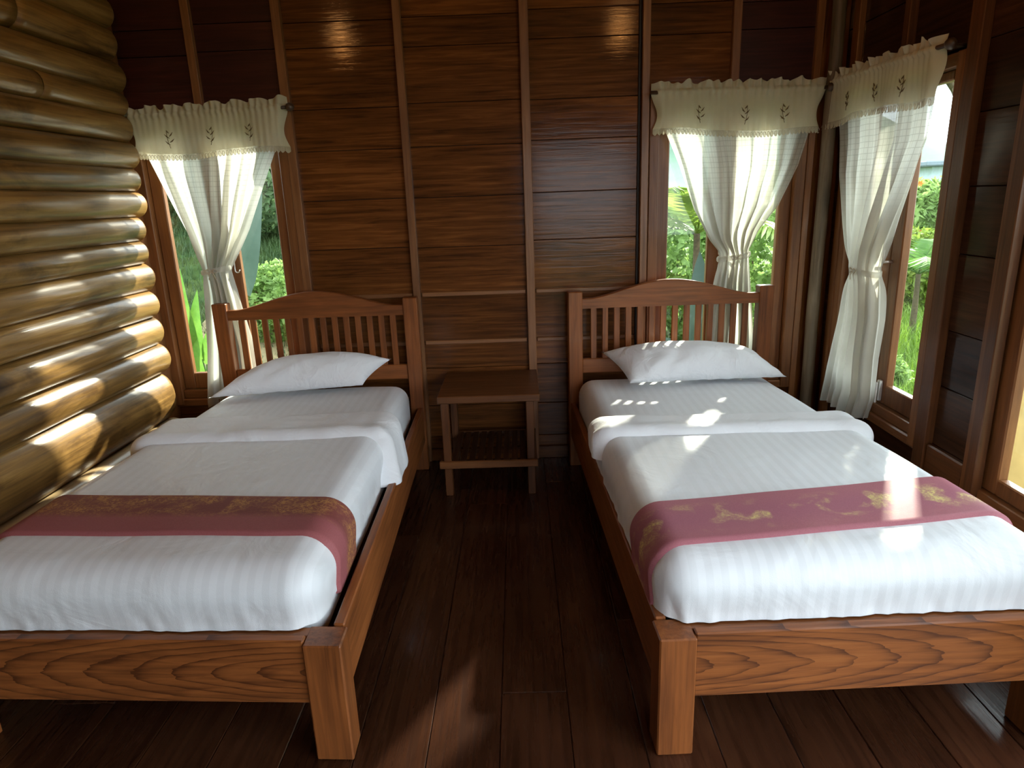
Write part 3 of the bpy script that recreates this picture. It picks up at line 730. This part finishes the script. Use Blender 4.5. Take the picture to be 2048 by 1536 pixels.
QL = quadmap((-1.715, 1.558), (-.507, 1.50), (-1.679, 3.63), (-.564, 3.63), BW, BL_)
QR = quadmap((.335, 1.492), (1.470, 1.528), (.252, 3.63), (1.355, 3.63), BW, BL_)
bed('teak bed with slatted headboard standing along the log wall', QL, M['boardL'], -1)
bed('teak bed with slatted headboard standing beside the side window', QR, M['boardR'], 1)

def roundbox(x0, x1, y0, y1, z0, z1, r, n, q, faces, disp=None, mat=None, name='x', parent=None, uvfn=None, base=None):
    """box with elliptic rounded edges, built from selected faces; q maps bed coordinates to the world"""
    nx, ny, nz = n; rx, ry, rz = r
    verts = {}; V = []; F = []; P = []
    def key(p): return tuple(round(c, 5) for c in p)
    def add(p):
        k = key(p)
        if k not in verts: verts[k] = len(V); V.append(p)
        return verts[k]
    xs = np.linspace(x0, x1, nx + 1); ys = np.linspace(y0, y1, ny + 1); zs = np.linspace(z0, z1, nz + 1)
    def patch(A, B, mk, flip):
        for i in range(len(A) - 1):
            for j in range(len(B) - 1):
                qd = [mk(A[i], B[j]), mk(A[i + 1], B[j]), mk(A[i + 1], B[j + 1]), mk(A[i], B[j + 1])]
                idx = [add(p) for p in qd]; F.append(idx[::-1] if flip else idx)
    if 'T' in faces: patch(xs, ys, lambda a, b: (a, b, z1), False)
    if 'B' in faces: patch(xs, ys, lambda a, b: (a, b, z0), True)
    if 'F' in faces: patch(xs, zs, lambda a, b: (a, y0, b), False)
    if 'K' in faces: patch(xs, zs, lambda a, b: (a, y1, b), True)
    if 'L' in faces: patch(ys, zs, lambda a, b: (x0, a, b), True)
    if 'R' in faces: patch(ys, zs, lambda a, b: (x1, a, b), False)
    zlow = z0 + (rz if 'B' in faces else 0)
    out = []; uvs = []
    yk = y1 - ry if 'K' in faces else y1
    for p in V:
        c = (min(max(p[0], x0 + rx), x1 - rx), min(max(p[1], y0 + ry), yk), min(max(p[2], zlow), z1 - rz))
        d = ((p[0] - c[0]) / rx, (p[1] - c[1]) / ry, (p[2] - c[2]) / rz)
        l = math.sqrt(sum(k * k for k in d))
        mxd = max(abs(k) for k in d)
        if l > 1e-9:
            d = tuple(k / l * mxd for k in d)
            nn = Vector((d[0] / rx, d[1] / ry, d[2] / rz)).normalized() if mxd > .2 else Vector((0, 0, 1))
        else: nn = Vector((0, 0, 1))
        w = [c[0] + d[0] * rx, c[1] + d[1] * ry, c[2] + d[2] * rz]
        if disp:
            k = disp(w, nn); w = [w[i] + nn[i] * k[0] + k[1][i] for i in range(3)]
        out.append(q(*w)); uvs.append(uvfn(p) if uvfn else (p[0], p[1]))
    a = np.array(out); c = base if base is not None else tuple((a.min(0) + a.max(0)) / 2)
    me = mesh_from(name, a - np.array(c), F, True, uvs)
    return link(name, me, mat, parent, c)

def vn(x, y, z=0): return mn.noise(Vector((x, y, z)))

def linens(q, sx0, sx1, side, seed, cuff, runner, run_mat, labs):
    """sx0,sx1: mattress extent across in bed coordinates; side: +1 when the aisle is at high s"""
    Z0, Z1 = .265, .532
    zslope = lambda t: .016 * (1 - t / BL_)
    def qz(s, t, z): return q(s, t, z + zslope(t) * max(0, (z - .4) / .14))
    # ---- mattress in its fitted sheet
    def dm(w, n): return (.004 * vn(w[0] * 3, w[1] * 3, seed), (0, 0, 0))
    mat = roundbox(max(sx0, .042), min(sx1, BW - .042), .09, BL_ - .075, Z0, Z1, (.085, .095, .085), (44, 76, 12), qz, 'TBFKLR', dm, M['sheet'], 'mattress')
    tag(mat, labs[0], 'mattress', 'mattresses in white sheets')
    # ---- duvet tucked in at the foot and the sides
    g = .011; yh = cuff[1] - .03
    def dd(w, n):
        k = .006 * vn(w[0] * 2.5, w[1] * 2.0, seed + 3)
        side_f = max(0.0, min(1.0, (.53 - w[2]) / .13))
        k += min(1, max(0, (-n[1] - .15) / .6)) ** 2 * side_f * (.003 * vn(w[0] * 7, w[2] * 3, seed + 1) + .006 * side_f * vn(w[0] * 34 + w[2] * 12, w[2] * 4, seed + 2)) - .014 * min(1, max(0, (-n[1] - .15) / .6)) ** 2 * side_f ** 2
        ws = min(1, max(0, (abs(n[0]) - .15) / .6)) ** 2
        k += ws * (side_f * .008 * vn(w[1] * 16, w[2] * 3, seed + 5) - .010 * side_f ** 2)
        dz = .010 * math.sin(min(1, max(0, (w[1] - .1) / 1.0)) * math.pi) * max(0, n[2])
        return (k, (0, 0, dz * .4))
    duv = roundbox(sx0 - g, sx1 + g, .046, yh, .376, Z1 + g, (.095, .105, .095), (70, 90, 16), qz, 'TFLR', dd, M['duvet'], 'duvet')
    tag(duv, labs[1], 'duvet', 'white duvets')
    # ---- cuff: the head end of the duvet folded back over itself
    c0, c1, drop, flare = cuff
    def dcu(w, n):
        low = max(0.0, min(1.0, (.53 - w[2]) / .15))
        k = .007 * vn(w[0] * 4, w[1] * 7, seed + 8) + .004 * vn(w[0] * 14, w[1] * 18, seed + 9)
        aisle = (w[0] > BW / 2) == (side > 0)
        k += .009 * math.exp(-((w[1] - c0 - .03) / .05) ** 2)
        off = flare * low * (1 if aisle else .1) * side * (1 if aisle else -1)
        skew = .05 * (w[0] / BW - .5) * side
        return (k, (off, skew - low * .10 * (1 if aisle else 0), 0))
    g2 = g + .024
    roundbox(sx0 - g2, sx1 + g2, c0, c1, .53 - drop, Z1 + g2, (.08, .055, .065), (60, 24, 14), qz, 'TFKLR', dcu, M['cuff'], 'folded_cuff', duv)
    # ---- runner
    r0, r1 = runner; g3 = g + .009
    def drn(w, n):
        v_ = (w[1] - 0) # 0..1 across the runner
        a = w[0] / BW
        y = (r0[0] + (r0[1] - r0[0]) * a) * (1 - v_) + (r1[0] + (r1[1] - r1[0]) * a) * v_
        low = max(0.0, min(1.0, (.53 - w[2]) / .13))
        k = .006 * vn(w[0] * 2.5, y * 2.0, seed + 3)
        ws = min(1, max(0, (abs(n[0]) - .15) / .6)) ** 2
        k -= ws * .010 * low ** 2
        dz = .010 * math.sin(min(1, max(0, (y - .1) / 1.0)) * math.pi) * max(0, n[2])
        return (k, (0, y - w[1] + .006 * vn(w[0] * 3, v_ * 2, seed), dz * .4))
    run = roundbox(sx0 - g3, sx1 + g3, 0, 1, .365, Z1 + g3, (.095, .02, .095), (70, 16, 14), qz, 'TLR', drn, run_mat, 'bed_runner', None, lambda p: (p[0], p[1]))
    tag(run, labs[2], 'bed runner', 'rose bed runners')

linens(QL, .045, BW - .068, 1, 2.0, (1.10, 1.43, .165, .040), ((.26, .245), (.55, .495)), M['runL'],
       ('mattress in striped white sheet on the bed by the log wall', 'white duvet with folded cuff tucked on the bed by the log wall', 'plain rose bed runner with brocade edge on the bed by the log wall'))
linens(QR, .018, BW - .038, -1, 5.0, (1.02, 1.25, .07, .004), ((.135, .24), (.40, .51)), M['runR'],
       ('mattress in striped white sheet on the bed by the side window', 'sunlit white duvet with folded cuff on the bed by the side window', 'slanting rose runner with golden flowers on the bed by the side window'))

def pillow(label, C, h_up, h_dn, seed):
    """C = corners FL, FR, BR, BL"""
    C = [np.array(p) for p in C]; nu, nv = 46, 34; V = []; F = []
    nrm = np.cross(C[1] - C[0], C[3] - C[0]); nrm /= np.linalg.norm(nrm)
    for side in (1, -1):
        for j in range(nv):
            for i in range(nu):
                u, w = -1 + 2 * i / (nu - 1), -1 + 2 * j / (nv - 1)
                # edges bow inwards between the corners
                uu = u * (1 - .055 * (1 - w * w) ** 1.0); ww = w * (1 - .09 * (1 - u * u))
                a, b = (uu + 1) / 2, (ww + 1) / 2
                p = (C[0] * (1 - a) + C[1] * a) * (1 - b) + (C[3] * (1 - a) + C[2] * a) * b
                e = ((1 - abs(u) ** 2.6) * (1 - abs(w) ** 2.4)) ** .62 if abs(u) < 1 and abs(w) < 1 else 0
                h = (h_up if side > 0 else -h_dn) * e
                wr = .010 * e * vn(u * 2.4 + w * 1.2, w * 2.2, seed) + .011 * (1 - e) * vn(u * 9, w * 2.2, seed + 4) * (e ** .3) + .008 * math.sin(15 * (u * .8 + .35 * w * w) + 2 * vn(u * 2, w * 2, seed)) * e * max(0, -w + .25) * (1 if side > 0 else 0)
                V.append(p + nrm * (h + wr))
    n = nu * nv
    F += grid_faces(nu, nv); F += [tuple(n + k for k in f[::-1]) for f in grid_faces(nu, nv)]
    a = np.array(V); c = tuple((a.min(0) + a.max(0)) / 2)
    me = mesh_from('pillow', a - np.array(c), F, True)
    bm = bmesh.new(); bm.from_mesh(me); bmesh.ops.remove_doubles(bm, verts=bm.verts, dist=.0006); bm.to_mesh(me); bm.free()
    me.polygons.foreach_set('use_smooth', [True] * len(me.polygons))
    tag(link('pillow', me, M['pillow'], None, c), label, 'pillow', 'white pillows')
pillow('white pillow slumped against the headboard of the bed by the log wall', ((-1.63, 3.27, .560), (-.85, 3.37, .575), (-.72, 3.545, .672), (-1.42, 3.545, .640)), .128, .035, 1)
pillow('plump white pillow leaning on the headboard of the bed by the side window', ((.54, 3.25, .572), (1.36, 3.32, .560), (1.25, 3.545, .640), (.43, 3.545, .672)), .132, .035, 6)

# ------------------------------------------------------------------ nightstand
ns = thing('nightstand', 'small open teak nightstand with slatted lower shelf between the beds', 'nightstand', (-.185, 3.4, 0))
board('table_top', -.438, .078, 3.185, 3.685, .512, .550, M['stand' + 'X'], ns, .004)
for x0 in (-.425, .008):
    for y0 in (3.205, 3.63): board('leg', x0, x0 + .04, y0, y0 + .04, 0, .512, M['stand' + 'Z'], ns, .003)
board('shelf_rail', -.447, .062, 3.185, 3.205, .160, .198, M['frameX'], ns, .003)
board('shelf_rail', -.447, .062, 3.652, 3.672, .160, .198, M['stand' + 'X'], ns, .003)
for x0 in (-.447, .042): board('shelf_rail', x0, x0 + .018, 3.205, 3.652, .163, .195, M['stand' + 'Y'], ns, .003)
for k in range(9):
    x0 = -.385 + k * .0445
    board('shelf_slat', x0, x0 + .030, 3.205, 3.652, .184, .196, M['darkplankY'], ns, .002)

# ------------------------------------------------------------------ ceiling lamps (their glow shows on the wall varnish)
for lab, x in (('bare warm bulb on the ceiling above the bed by the log wall', -1.30), ('bare warm bulb on the ceiling above the aisle by the right bed', .81)):
    y = 1.9
    l = thing('ceiling_lamp', lab, 'lamp', (x, y, ZC), 'bare bulb ceiling lamps')
    MB().tube([(x, y, ZC), (x, y, ZC - .02), (x, y, ZC - .035), (x, y, ZC - .06)], [.05, .048, .03, .026], 20).build('lamp_holder', M['ceramic'], l, smooth=True)
    MB().tube([(x, y, ZC - .055), (x, y, ZC - .075), (x, y, ZC - .10), (x, y, ZC - .13), (x, y, ZC - .15), (x, y, ZC - .158)], [.013, .018, .029, .032, .022, .004], 20).build('bulb', M['bulb'], l, smooth=True)
    ld = bpy.data.lights.new('bulb_light', 'POINT'); ld.energy = 3.2; ld.color = (1.0, .40, .10); ld.shadow_soft_size = .034
    lo = bpy.data.objects.new('bulb_light', ld); COL.objects.link(lo); lo.parent = l; lo.location = (0, 0, -.185)

# ------------------------------------------------------------------ garden outside
def terrain(x, y):
    bank = 2.6 / (1 + math.exp(-(y - 8.6 - .10 * x) * 1.1)) / (1 + math.exp((x + .2) * 1.6))      # steep bank behind the left window
    knoll = 1.0 / (1 + math.exp(-(y - 13) * .6)) * math.exp(-((x - 3.0) / 2.5) ** 2)
    rise = .022 * max(0, y - 12)
    return -.75 + bank + knoll + rise + .10 * vn(x * .6, y * .6, 2)
gx = np.linspace(-26, 44, 120); gy = np.concatenate([np.linspace(3.9, 20, 80), np.linspace(21, 70, 30)])
v = [(x, y, terrain(x, y)) for y in gy for x in gx]
struct(link('ground', mesh_from('ground', v, grid_faces(len(gx), len(gy)), True), M['ground']), 'grassy garden ground rising to a bank')
v = [(x, y, -.78) for y in (-30, 3.9) for x in np.linspace(-26, 44, 8)]
struct(link('yard', mesh_from('yard', v, grid_faces(8, 2)), M['ground']), 'grassy yard around the cabin')
# far wooded hills, distance haze put into their colour
def hill_h(x, y): return 1.5 + (9.5 + 9.0 / (1 + math.exp((x - 66) * .25))) * math.exp(-((y - 120) / 32) ** 2) * (.75 + .35 * vn(x * .02, 3, 1) + .12 * vn(x * .09, y * .05, 5)) - 2.5
hx = np.linspace(-140, 220, 120); hy = np.linspace(70, 170, 24)
v = [(x, y, hill_h(x, y)) for y in hy for x in hx]
struct(link('far_hills', mesh_from('far_hills', v, grid_faces(len(hx), len(hy)), True), M['hill']), 'wooded hills with haze painted into their colour on the horizon')

def blades(name, pts, h, w, lean, mat, label, cat, seed, curve=.5):
    """grass blades: three-segment tapering strips"""
    r = np.random.default_rng(seed); n = len(pts); pts = np.array(pts)
    ang = r.uniform(0, 2 * np.pi, n); hh = h * r.uniform(.55, 1.25, n); ln = lean * r.uniform(.2, 1.2, n) * hh
    dx, dy = np.cos(ang), np.sin(ang); wx, wy = -dy * w / 2, dx * w / 2
    V = np.zeros((n, 5, 3)); Fs = []
    for k, (f, s) in enumerate(((0, 1), (.55, .8))):
        cxx = pts[:, 0] + dx * ln * f ** 2; cyy = pts[:, 1] + dy * ln * f ** 2; cz = pts[:, 2] + hh * f
        V[:, 2 * k] = np.stack([cxx - wx * s, cyy - wy * s, cz], 1); V[:, 2 * k + 1] = np.stack([cxx + wx * s, cyy + wy * s, cz], 1)
    V[:, 4] = np.stack([pts[:, 0] + dx * ln, pts[:, 1] + dy * ln, pts[:, 2] + hh * (1 - .25 * curve)], 1)
    b = np.arange(n)[:, None] * 5
    q = (b + np.array([0, 1, 3, 2])).tolist(); t3 = (b + np.array([2, 3, 4])).tolist()
    c = pts.mean(0)
    me = mesh_from(name, V.reshape(-1, 3) - c, q + t3)
    o = link(name, me, mat, None, tuple(c)); o['kind'] = 'stuff'; o['label'] = label; o['category'] = cat
    return o
def scatter(n, y0, y1, lo, hi, seed, pw=1.0):
    r = np.random.default_rng(seed); out = []
    for _ in range(n):
        y = y0 + (y1 - y0) * r.random() ** pw; x = y * r.uniform(lo, hi)
        if x < 3.95 and x > 1.8 and y < 5.6: continue
        out.append((x, y, terrain(x, y) - .01))
    return out
blades('meadow_grass', scatter(26000, 4.3, 16, .38, .80, 1, 1.5), .42, .012, .55, M['grass'], 'tall bright meadow grass outside the side window', 'grass', 1)
blades('bank_grass', scatter(30000, 5.5, 13, -.72, -.22, 2, 1.2), .16, .012, .8, M['hedge'], 'short dense ground cover on the bank behind the left window', 'ground cover', 2)
blades('garden_grass', scatter(14000, 4.5, 14, .10, .46, 3, 1.3), .22, .011, .6, M['bush'], 'rough grass below the window behind the right bed', 'grass', 3)

def leafcloud(c, rad, n, size, seed, squash=.5):
    """many small folded leaves filling a lumpy ellipsoid"""
    r = np.random.default_rng(seed); out = []
    d = r.normal(size=(n, 3)); d /= np.linalg.norm(d, axis=1)[:, None]
    lump = np.array([1 + .30 * vn(*(x * 1.7 + seed)) + .16 * vn(*(x * 4.1 + seed)) for x in d])
    p = d * (lump * r.uniform(.5, 1.0, n) ** .4)[:, None] * np.array(rad) + np.array(c)
    a = r.normal(size=(n, 3)); a /= np.linalg.norm(a, axis=1)[:, None]
    b = np.cross(a, d + .6 * r.normal(size=(n, 3))); b /= np.linalg.norm(b, axis=1)[:, None] + 1e-9
    up = np.cross(a, b); s = size * r.uniform(.6, 1.4, n)[:, None]
    V = np.stack([p - a * s, p + b * s * squash - up * s * .12, p + a * s, p - b * s * squash - up * s * .12], 1)
    bs = np.arange(n)[:, None] * 4
    return V.reshape(-1, 3), (bs + np.array([0, 1, 2])).tolist() + (bs + np.array([0, 2, 3])).tolist()

def shrub(name, label, cat, x, y, rad, n, size, mat, seed, group=None, z=None, blooms=0):
    z0 = terrain(x, y) if z is None else z
    t = thing(name, label, cat, (x, y, z0), group)
    V, F = leafcloud((0, 0, rad[2] * .95), rad, n, size, seed)
    o = link('foliage', mesh_from('foliage', V, F), mat, t, (x, y, z0)); o['kind'] = 'stuff'
    m = MB(); r = random.Random(seed)
    for k in range(5):
        a = r.uniform(0, 6.28); e = (x + math.cos(a) * rad[0] * .5, y + math.sin(a) * rad[1] * .5, z0 + rad[2] * r.uniform(.9, 1.4))
        m.tube([(x, y, z0 - .05), (x + (e[0] - x) * .4, y + (e[1] - y) * .4, z0 + rad[2] * .5), e], [.03, .02, .006], 6)
    m.build('stem', M['bark'], t)
    for k in range(blooms):
        a, b = r.uniform(0, 6.28), r.uniform(-.3, 1.2); p = Vector((x + rad[0] * 1.02 * math.cos(a) * math.cos(b), y + rad[1] * 1.02 * math.sin(a) * math.cos(b), z0 + rad[2] * .95 + rad[2] * 1.02 * math.sin(b)))
        m = MB()
        for q in range(6):
            w = q / 6 * 6.283; d1 = Vector((math.cos(w), -.4, math.sin(w))) * .07; d2 = Vector((math.cos(w + .5), -.2, math.sin(w + .5))) * .045; d3 = Vector((math.cos(w - .5), -.2, math.sin(w - .5))) * .045
            m.add([p, p + d2, p + d1, p + d3], [(0, 1, 2, 3)])
        m.build('flower', M['flower'], t)
    return t
G = 'garden shrubs'
shrub('shrub', 'dark dense shrub filling the left pane beside the log wall', 'shrub', -4.7, 9.6, (1.25, 1.0, 1.15), 9000, .055, M['hedge'], 21, G)
shrub('shrub', 'small-leaved hedge shrub above the bank behind the left headboard', 'shrub', -3.2, 9.2, (1.1, .9, .95), 8000, .05, M['hedge'], 22, G)
shrub('shrub', 'tall hedge shrub highest on the bank behind the left curtain', 'shrub', -4.0, 11.2, (1.9, 1.2, 1.5), 9000, .065, M['hedge'], 23, G)
shrub('shrub', 'light green shrub on the right of the left window', 'shrub', -2.85, 7.6, (.65, .55, .42), 6000, .04, M['bush'], 24, G)
shrub('shrub', 'leafy green shrub beside the right stile of the window behind the right bed', 'shrub', 2.95, 7.6, (.8, .7, 1.2), 10000, .045, M['bush'], 25, G)
shrub('shrub', 'broad bright shrub behind the palm in the right bed window', 'shrub', 2.1, 9.2, (1.1, .8, 1.08), 9000, .06, M['bush'], 26, G)
shrub('shrub', 'distant green shrub left of the white building', 'shrub', 8.9, 17.0, (2.3, 1.5, 1.15), 8000, .11, M['bush'], 27, G)
shrub('flowering_shrub', 'orange flowering shrub below the white building in the side window', 'shrub', 8.5, 14.2, (1.0, .7, 1.12), 8000, .07, M['bush'], 28, G, None, 22)
shrub('shrub', 'yellowish leafy shrub at mid height in the side window', 'shrub', 6.9, 11.6, (.8, .6, .75), 7000, .06, M['yellowleaf'], 29, G)
shrub('shrub', 'tangled green shrub low in the side window', 'shrub', 3.55, 6.6, (.4, .35, .30), 4000, .035, M['bush'], 30, G)

def frond_leaf(m, base, tip, width, droop, normal, n=9, fold=.25):
    base, tip = Vector(base), Vector(tip); ax = (tip - base); L = ax.length; side = ax.cross(Vector(normal)).normalized(); up = side.cross(ax).normalized()
    v = []; f = []
    for i in range(n):
        u = i / (n - 1); c = base + ax * u - Vector((0, 0, 1)) * droop * u * u * L + up * .10 * L * math.sin(math.pi * u)
        w = width * (math.sin(math.pi * min(1, (u * .93 + .07)) ** .8) ** .8) * .5 if u < 1 else .001
        v += [c - side * w + up * w * fold, c, c + side * w + up * w * fold]
    for i in range(n - 1):
        f += [(3 * i, 3 * i + 1, 3 * i + 4, 3 * i + 3), (3 * i + 1, 3 * i + 2, 3 * i + 5, 3 * i + 4)]
    m.add(v, f)
def broadleaf(name, label, cat, x, y, leaves, mat, z=None, group=None):
    z0 = terrain(x, y) if z is None else z
    t = thing(name, label, cat, (x, y, z0), group)
    m = MB()
    for (dx, dy, dz, tx, ty, tz, w, dr) in leaves:
        b = (x + dx, y + dy, z0 + dz); lm = MB(); frond_leaf(lm, b, (x + tx, y + ty, z0 + tz), w, dr, (0, -1, .25)); lm.build('leaf', mat, t, smooth=True)
        m.tube([(x, y, z0 - .03), (x + dx * .5, y + dy * .5, z0 + dz * .55), b], [.022, .016, .009], 7)
    m.build('stalk', mat, t, smooth=True)
    return t
# bright ginger-like plant close behind the left pane
broadleaf('ginger_plant', 'bright green broad-leaved plant outside the left pane by the log wall', 'plant', -2.93, 5.9,
          [(-.03, 0, .85, -.02, -.1, 1.66, .13, .03), (-.05, 0, .85, -.16, -.1, 1.60, .11, .08), (.0, 0, .80, .10, -.1, 1.48, .12, .05), (.03, 0, .75, .34, -.12, 1.35, .12, .12), (-.03, -.05, .6, -.10, -.35, 1.30, .12, .15), (.02, -.05, .6, .16, -.35, 1.2, .12, .2), (-.05, 0, .6, -.26, -.3, 1.15, .12, .25)], M['ginger'])
# invented banana leaf that imitates a teal reflection across the left window
broadleaf('banana_plant', 'made-up blue-green leaf standing in for a reflection in the left window', 'plant', -2.35, 5.55,
          [(.02, 0, 1.45, .36, -.05, 2.68, .34, .0)], M['banana'])
broadleaf('banana_plant', 'pale blue-green banana plant low in the right bed window', 'plant', 1.62, 6.2,
          [(0, 0, .75, .02, -.05, 1.75, .26, .0), (.02, 0, .6, .40, .1, 1.2, .22, .3), (-.03, 0, .6, -.42, .1, 1.15, .22, .3)], M['banana'])
def palm(label, x, y, h, nf, length, mat, seed):
    z0 = terrain(x, y); t = thing('palm', label, 'palm', (x, y, z0), 'garden palms'); r = random.Random(seed)
    MB().tube([(x, y, z0 - .05), (x + .01, y, z0 + h * .5), (x, y, z0 + h)], [.05, .04, .03], 8).build('trunk', M['bark'], t, smooth=True)
    top = Vector((x, y, z0 + h))
    for k in range(nf):
        a = 6.283 * k / nf + r.uniform(-.25, .25); el = r.uniform(.45, 1.25); m = MB(); pts = []
        d = Vector((math.cos(a) * math.cos(el), math.sin(a) * math.cos(el), math.sin(el)))
        for i in range(11):
            u = i / 10; pts.append(top + d * length * u - Vector((0, 0, 1)) * length * .55 * u * u)
        m.tube(pts, [.010 * (1 - .8 * i / 10) for i in range(11)], 5)
        for i in range(1, 11):
            for s in (-1, 1):
                for h2 in (0, .5):
                    i2 = min(10, i + h2); p = pts[i] if h2 == 0 or i == 10 else (pts[i] + pts[i + 1]) / 2
                    ax = (pts[min(10, i + 1)] - pts[i - 1]).normalized(); sd = ax.cross(Vector((0, 0, 1))).normalized() * s
                    ll = length * .36 * math.sin(math.pi * (.15 + .75 * i2 / 10)); e = p + (sd * .85 + ax * .5 - Vector((0, 0, .25))) * ll
                    wv = ax * .018; m.add([p - wv, p + wv, (p + e) / 2 + wv * 1.1, e, (p + e) / 2 - wv * 1.1], [(0, 1, 2, 3, 4)])
        m.build('frond', mat, t)
    return t
palm('yellow-green palm with arching fronds in the right bed window', 1.70, 6.5, 1.85, 11, 1.1, M['yellowleaf'], 4)
palm('feathery bright palm at the edge of the side window', 5.45, 9.2, 1.0, 9, 1.2, M['ginger'], 9)
# dry stalks by the left pane
t = thing('dry_stalks', 'dry brown stalks low outside the left pane', 'stalks', (-2.72, 5.5, terrain(-2.72, 5.5)))
for k in range(26):
    a = random.uniform(0, 6.28); bx_, by_ = -2.72 + random.gauss(0, .12), 5.5 + random.gauss(0, .1); z0 = terrain(bx_, by_); l_ = random.uniform(.35, .9)
    MB().tube([(bx_, by_, z0 - .03), (bx_ + math.cos(a) * .2 * l_, by_ + math.sin(a) * .2 * l_, z0 + l_ * .6), (bx_ + math.cos(a) * .5 * l_, by_ + math.sin(a) * .5 * l_, z0 + l_ * .95)], [.008, .007, .003], 5).build('stalk', M['dry'], t)
# white building on the rise
b = thing('building', 'white building with flat grey roof beyond the meadow', 'building', (13.9, 21, -.5), None)
board('wall', 12.45, 17.5, 21.0, 25.0, -.7, 1.95, M['bldwhite'], b, .02)
board('roof', 11.9, 18.0, 20.4, 25.6, 1.95, 2.10, M['roofgrey'], b, .03)
for x0 in (13.0, 14.6, 16.2):
    w_ = board('window', x0, x0 + .8, 20.97, 21.02, .7, 1.6, M['roofgrey'], b, .01)
# ochre verandah wall outside the nearer side window
vd = struct(board('garden_path', 1.95, 3.62, .2, 5.4, -.85, -.70, M['concrete'], None, .01), 'pale concrete path beside the cabin')
oc = tag(MB().cbox(3.62, 3.76, .2, 5.4, -.85, .62, .01).cbox(3.59, 3.79, .17, 5.43, .62, .68, .008).build('garden_wall', M['ochre']), 'low ochre plaster wall outside the nearer side window', 'wall')

# bare sunlit earth path below the bank
for lab, xa, xb, ya, yb in (('bare sandy earth patch below the bank behind the left headboard', -3.9, -1.6, 6.9, 8.5), ('bare sandy earth patch below the palm behind the right headboard', .9, 3.6, 5.2, 8.6)):
    xs_, ys_ = np.linspace(xa, xb, 24), np.linspace(ya, yb, 24); v = []
    for j, y in enumerate(ys_):
        for i, x in enumerate(xs_):
            e = min(i, 23 - i, j, 23 - j) / 4; v.append((x + .12 * vn(y * 3, 1), y + .12 * vn(x * 3, 5), terrain(x, y) + (-.12 if e < .3 else .05)))
    struct(link('earth_patch', mesh_from('earth_patch', v, grid_faces(24, 24), True), M['earth']), lab)

# out-of-view tree added so its open crown dapples the window sunlight
tx, ty = 5.9, 8.6; z0 = terrain(tx, ty)
t = thing('tree', 'slender unseen tree added to dapple the sun through the side window', 'tree', (tx, ty, z0))
MB().tube([(tx, ty, z0 - .1), (tx - .1, ty, z0 + 1.6), (tx - .5, ty + .1, z0 + 3.2), (tx - 1.3, ty + .2, z0 + 4.6)], [.11, .09, .07, .03], 10).build('trunk', M['bark'], t, smooth=True)
for k, (ex, ey, ez) in enumerate(((-2.6, .4, 4.9), (-2.0, -.4, 5.3), (-.2, .3, 5.3), (-1.0, .7, 5.6))):
    MB().tube([(tx - .5, ty + .1, z0 + 3.2), (tx + ex * .55, ty + ey * .5, z0 + 4.4), (tx + ex, ty + ey, z0 + ez)], [.05, .03, .01], 7).build('branch', M['bark'], t, smooth=True)
V, F = leafcloud((-1.6, .1, 5.0), (2.4, 1.2, 1.0), 1200, .085, 77)
o = link('foliage', mesh_from('foliage', V, F), M['bush'], t, (tx, ty, z0)); o['kind'] = 'stuff'
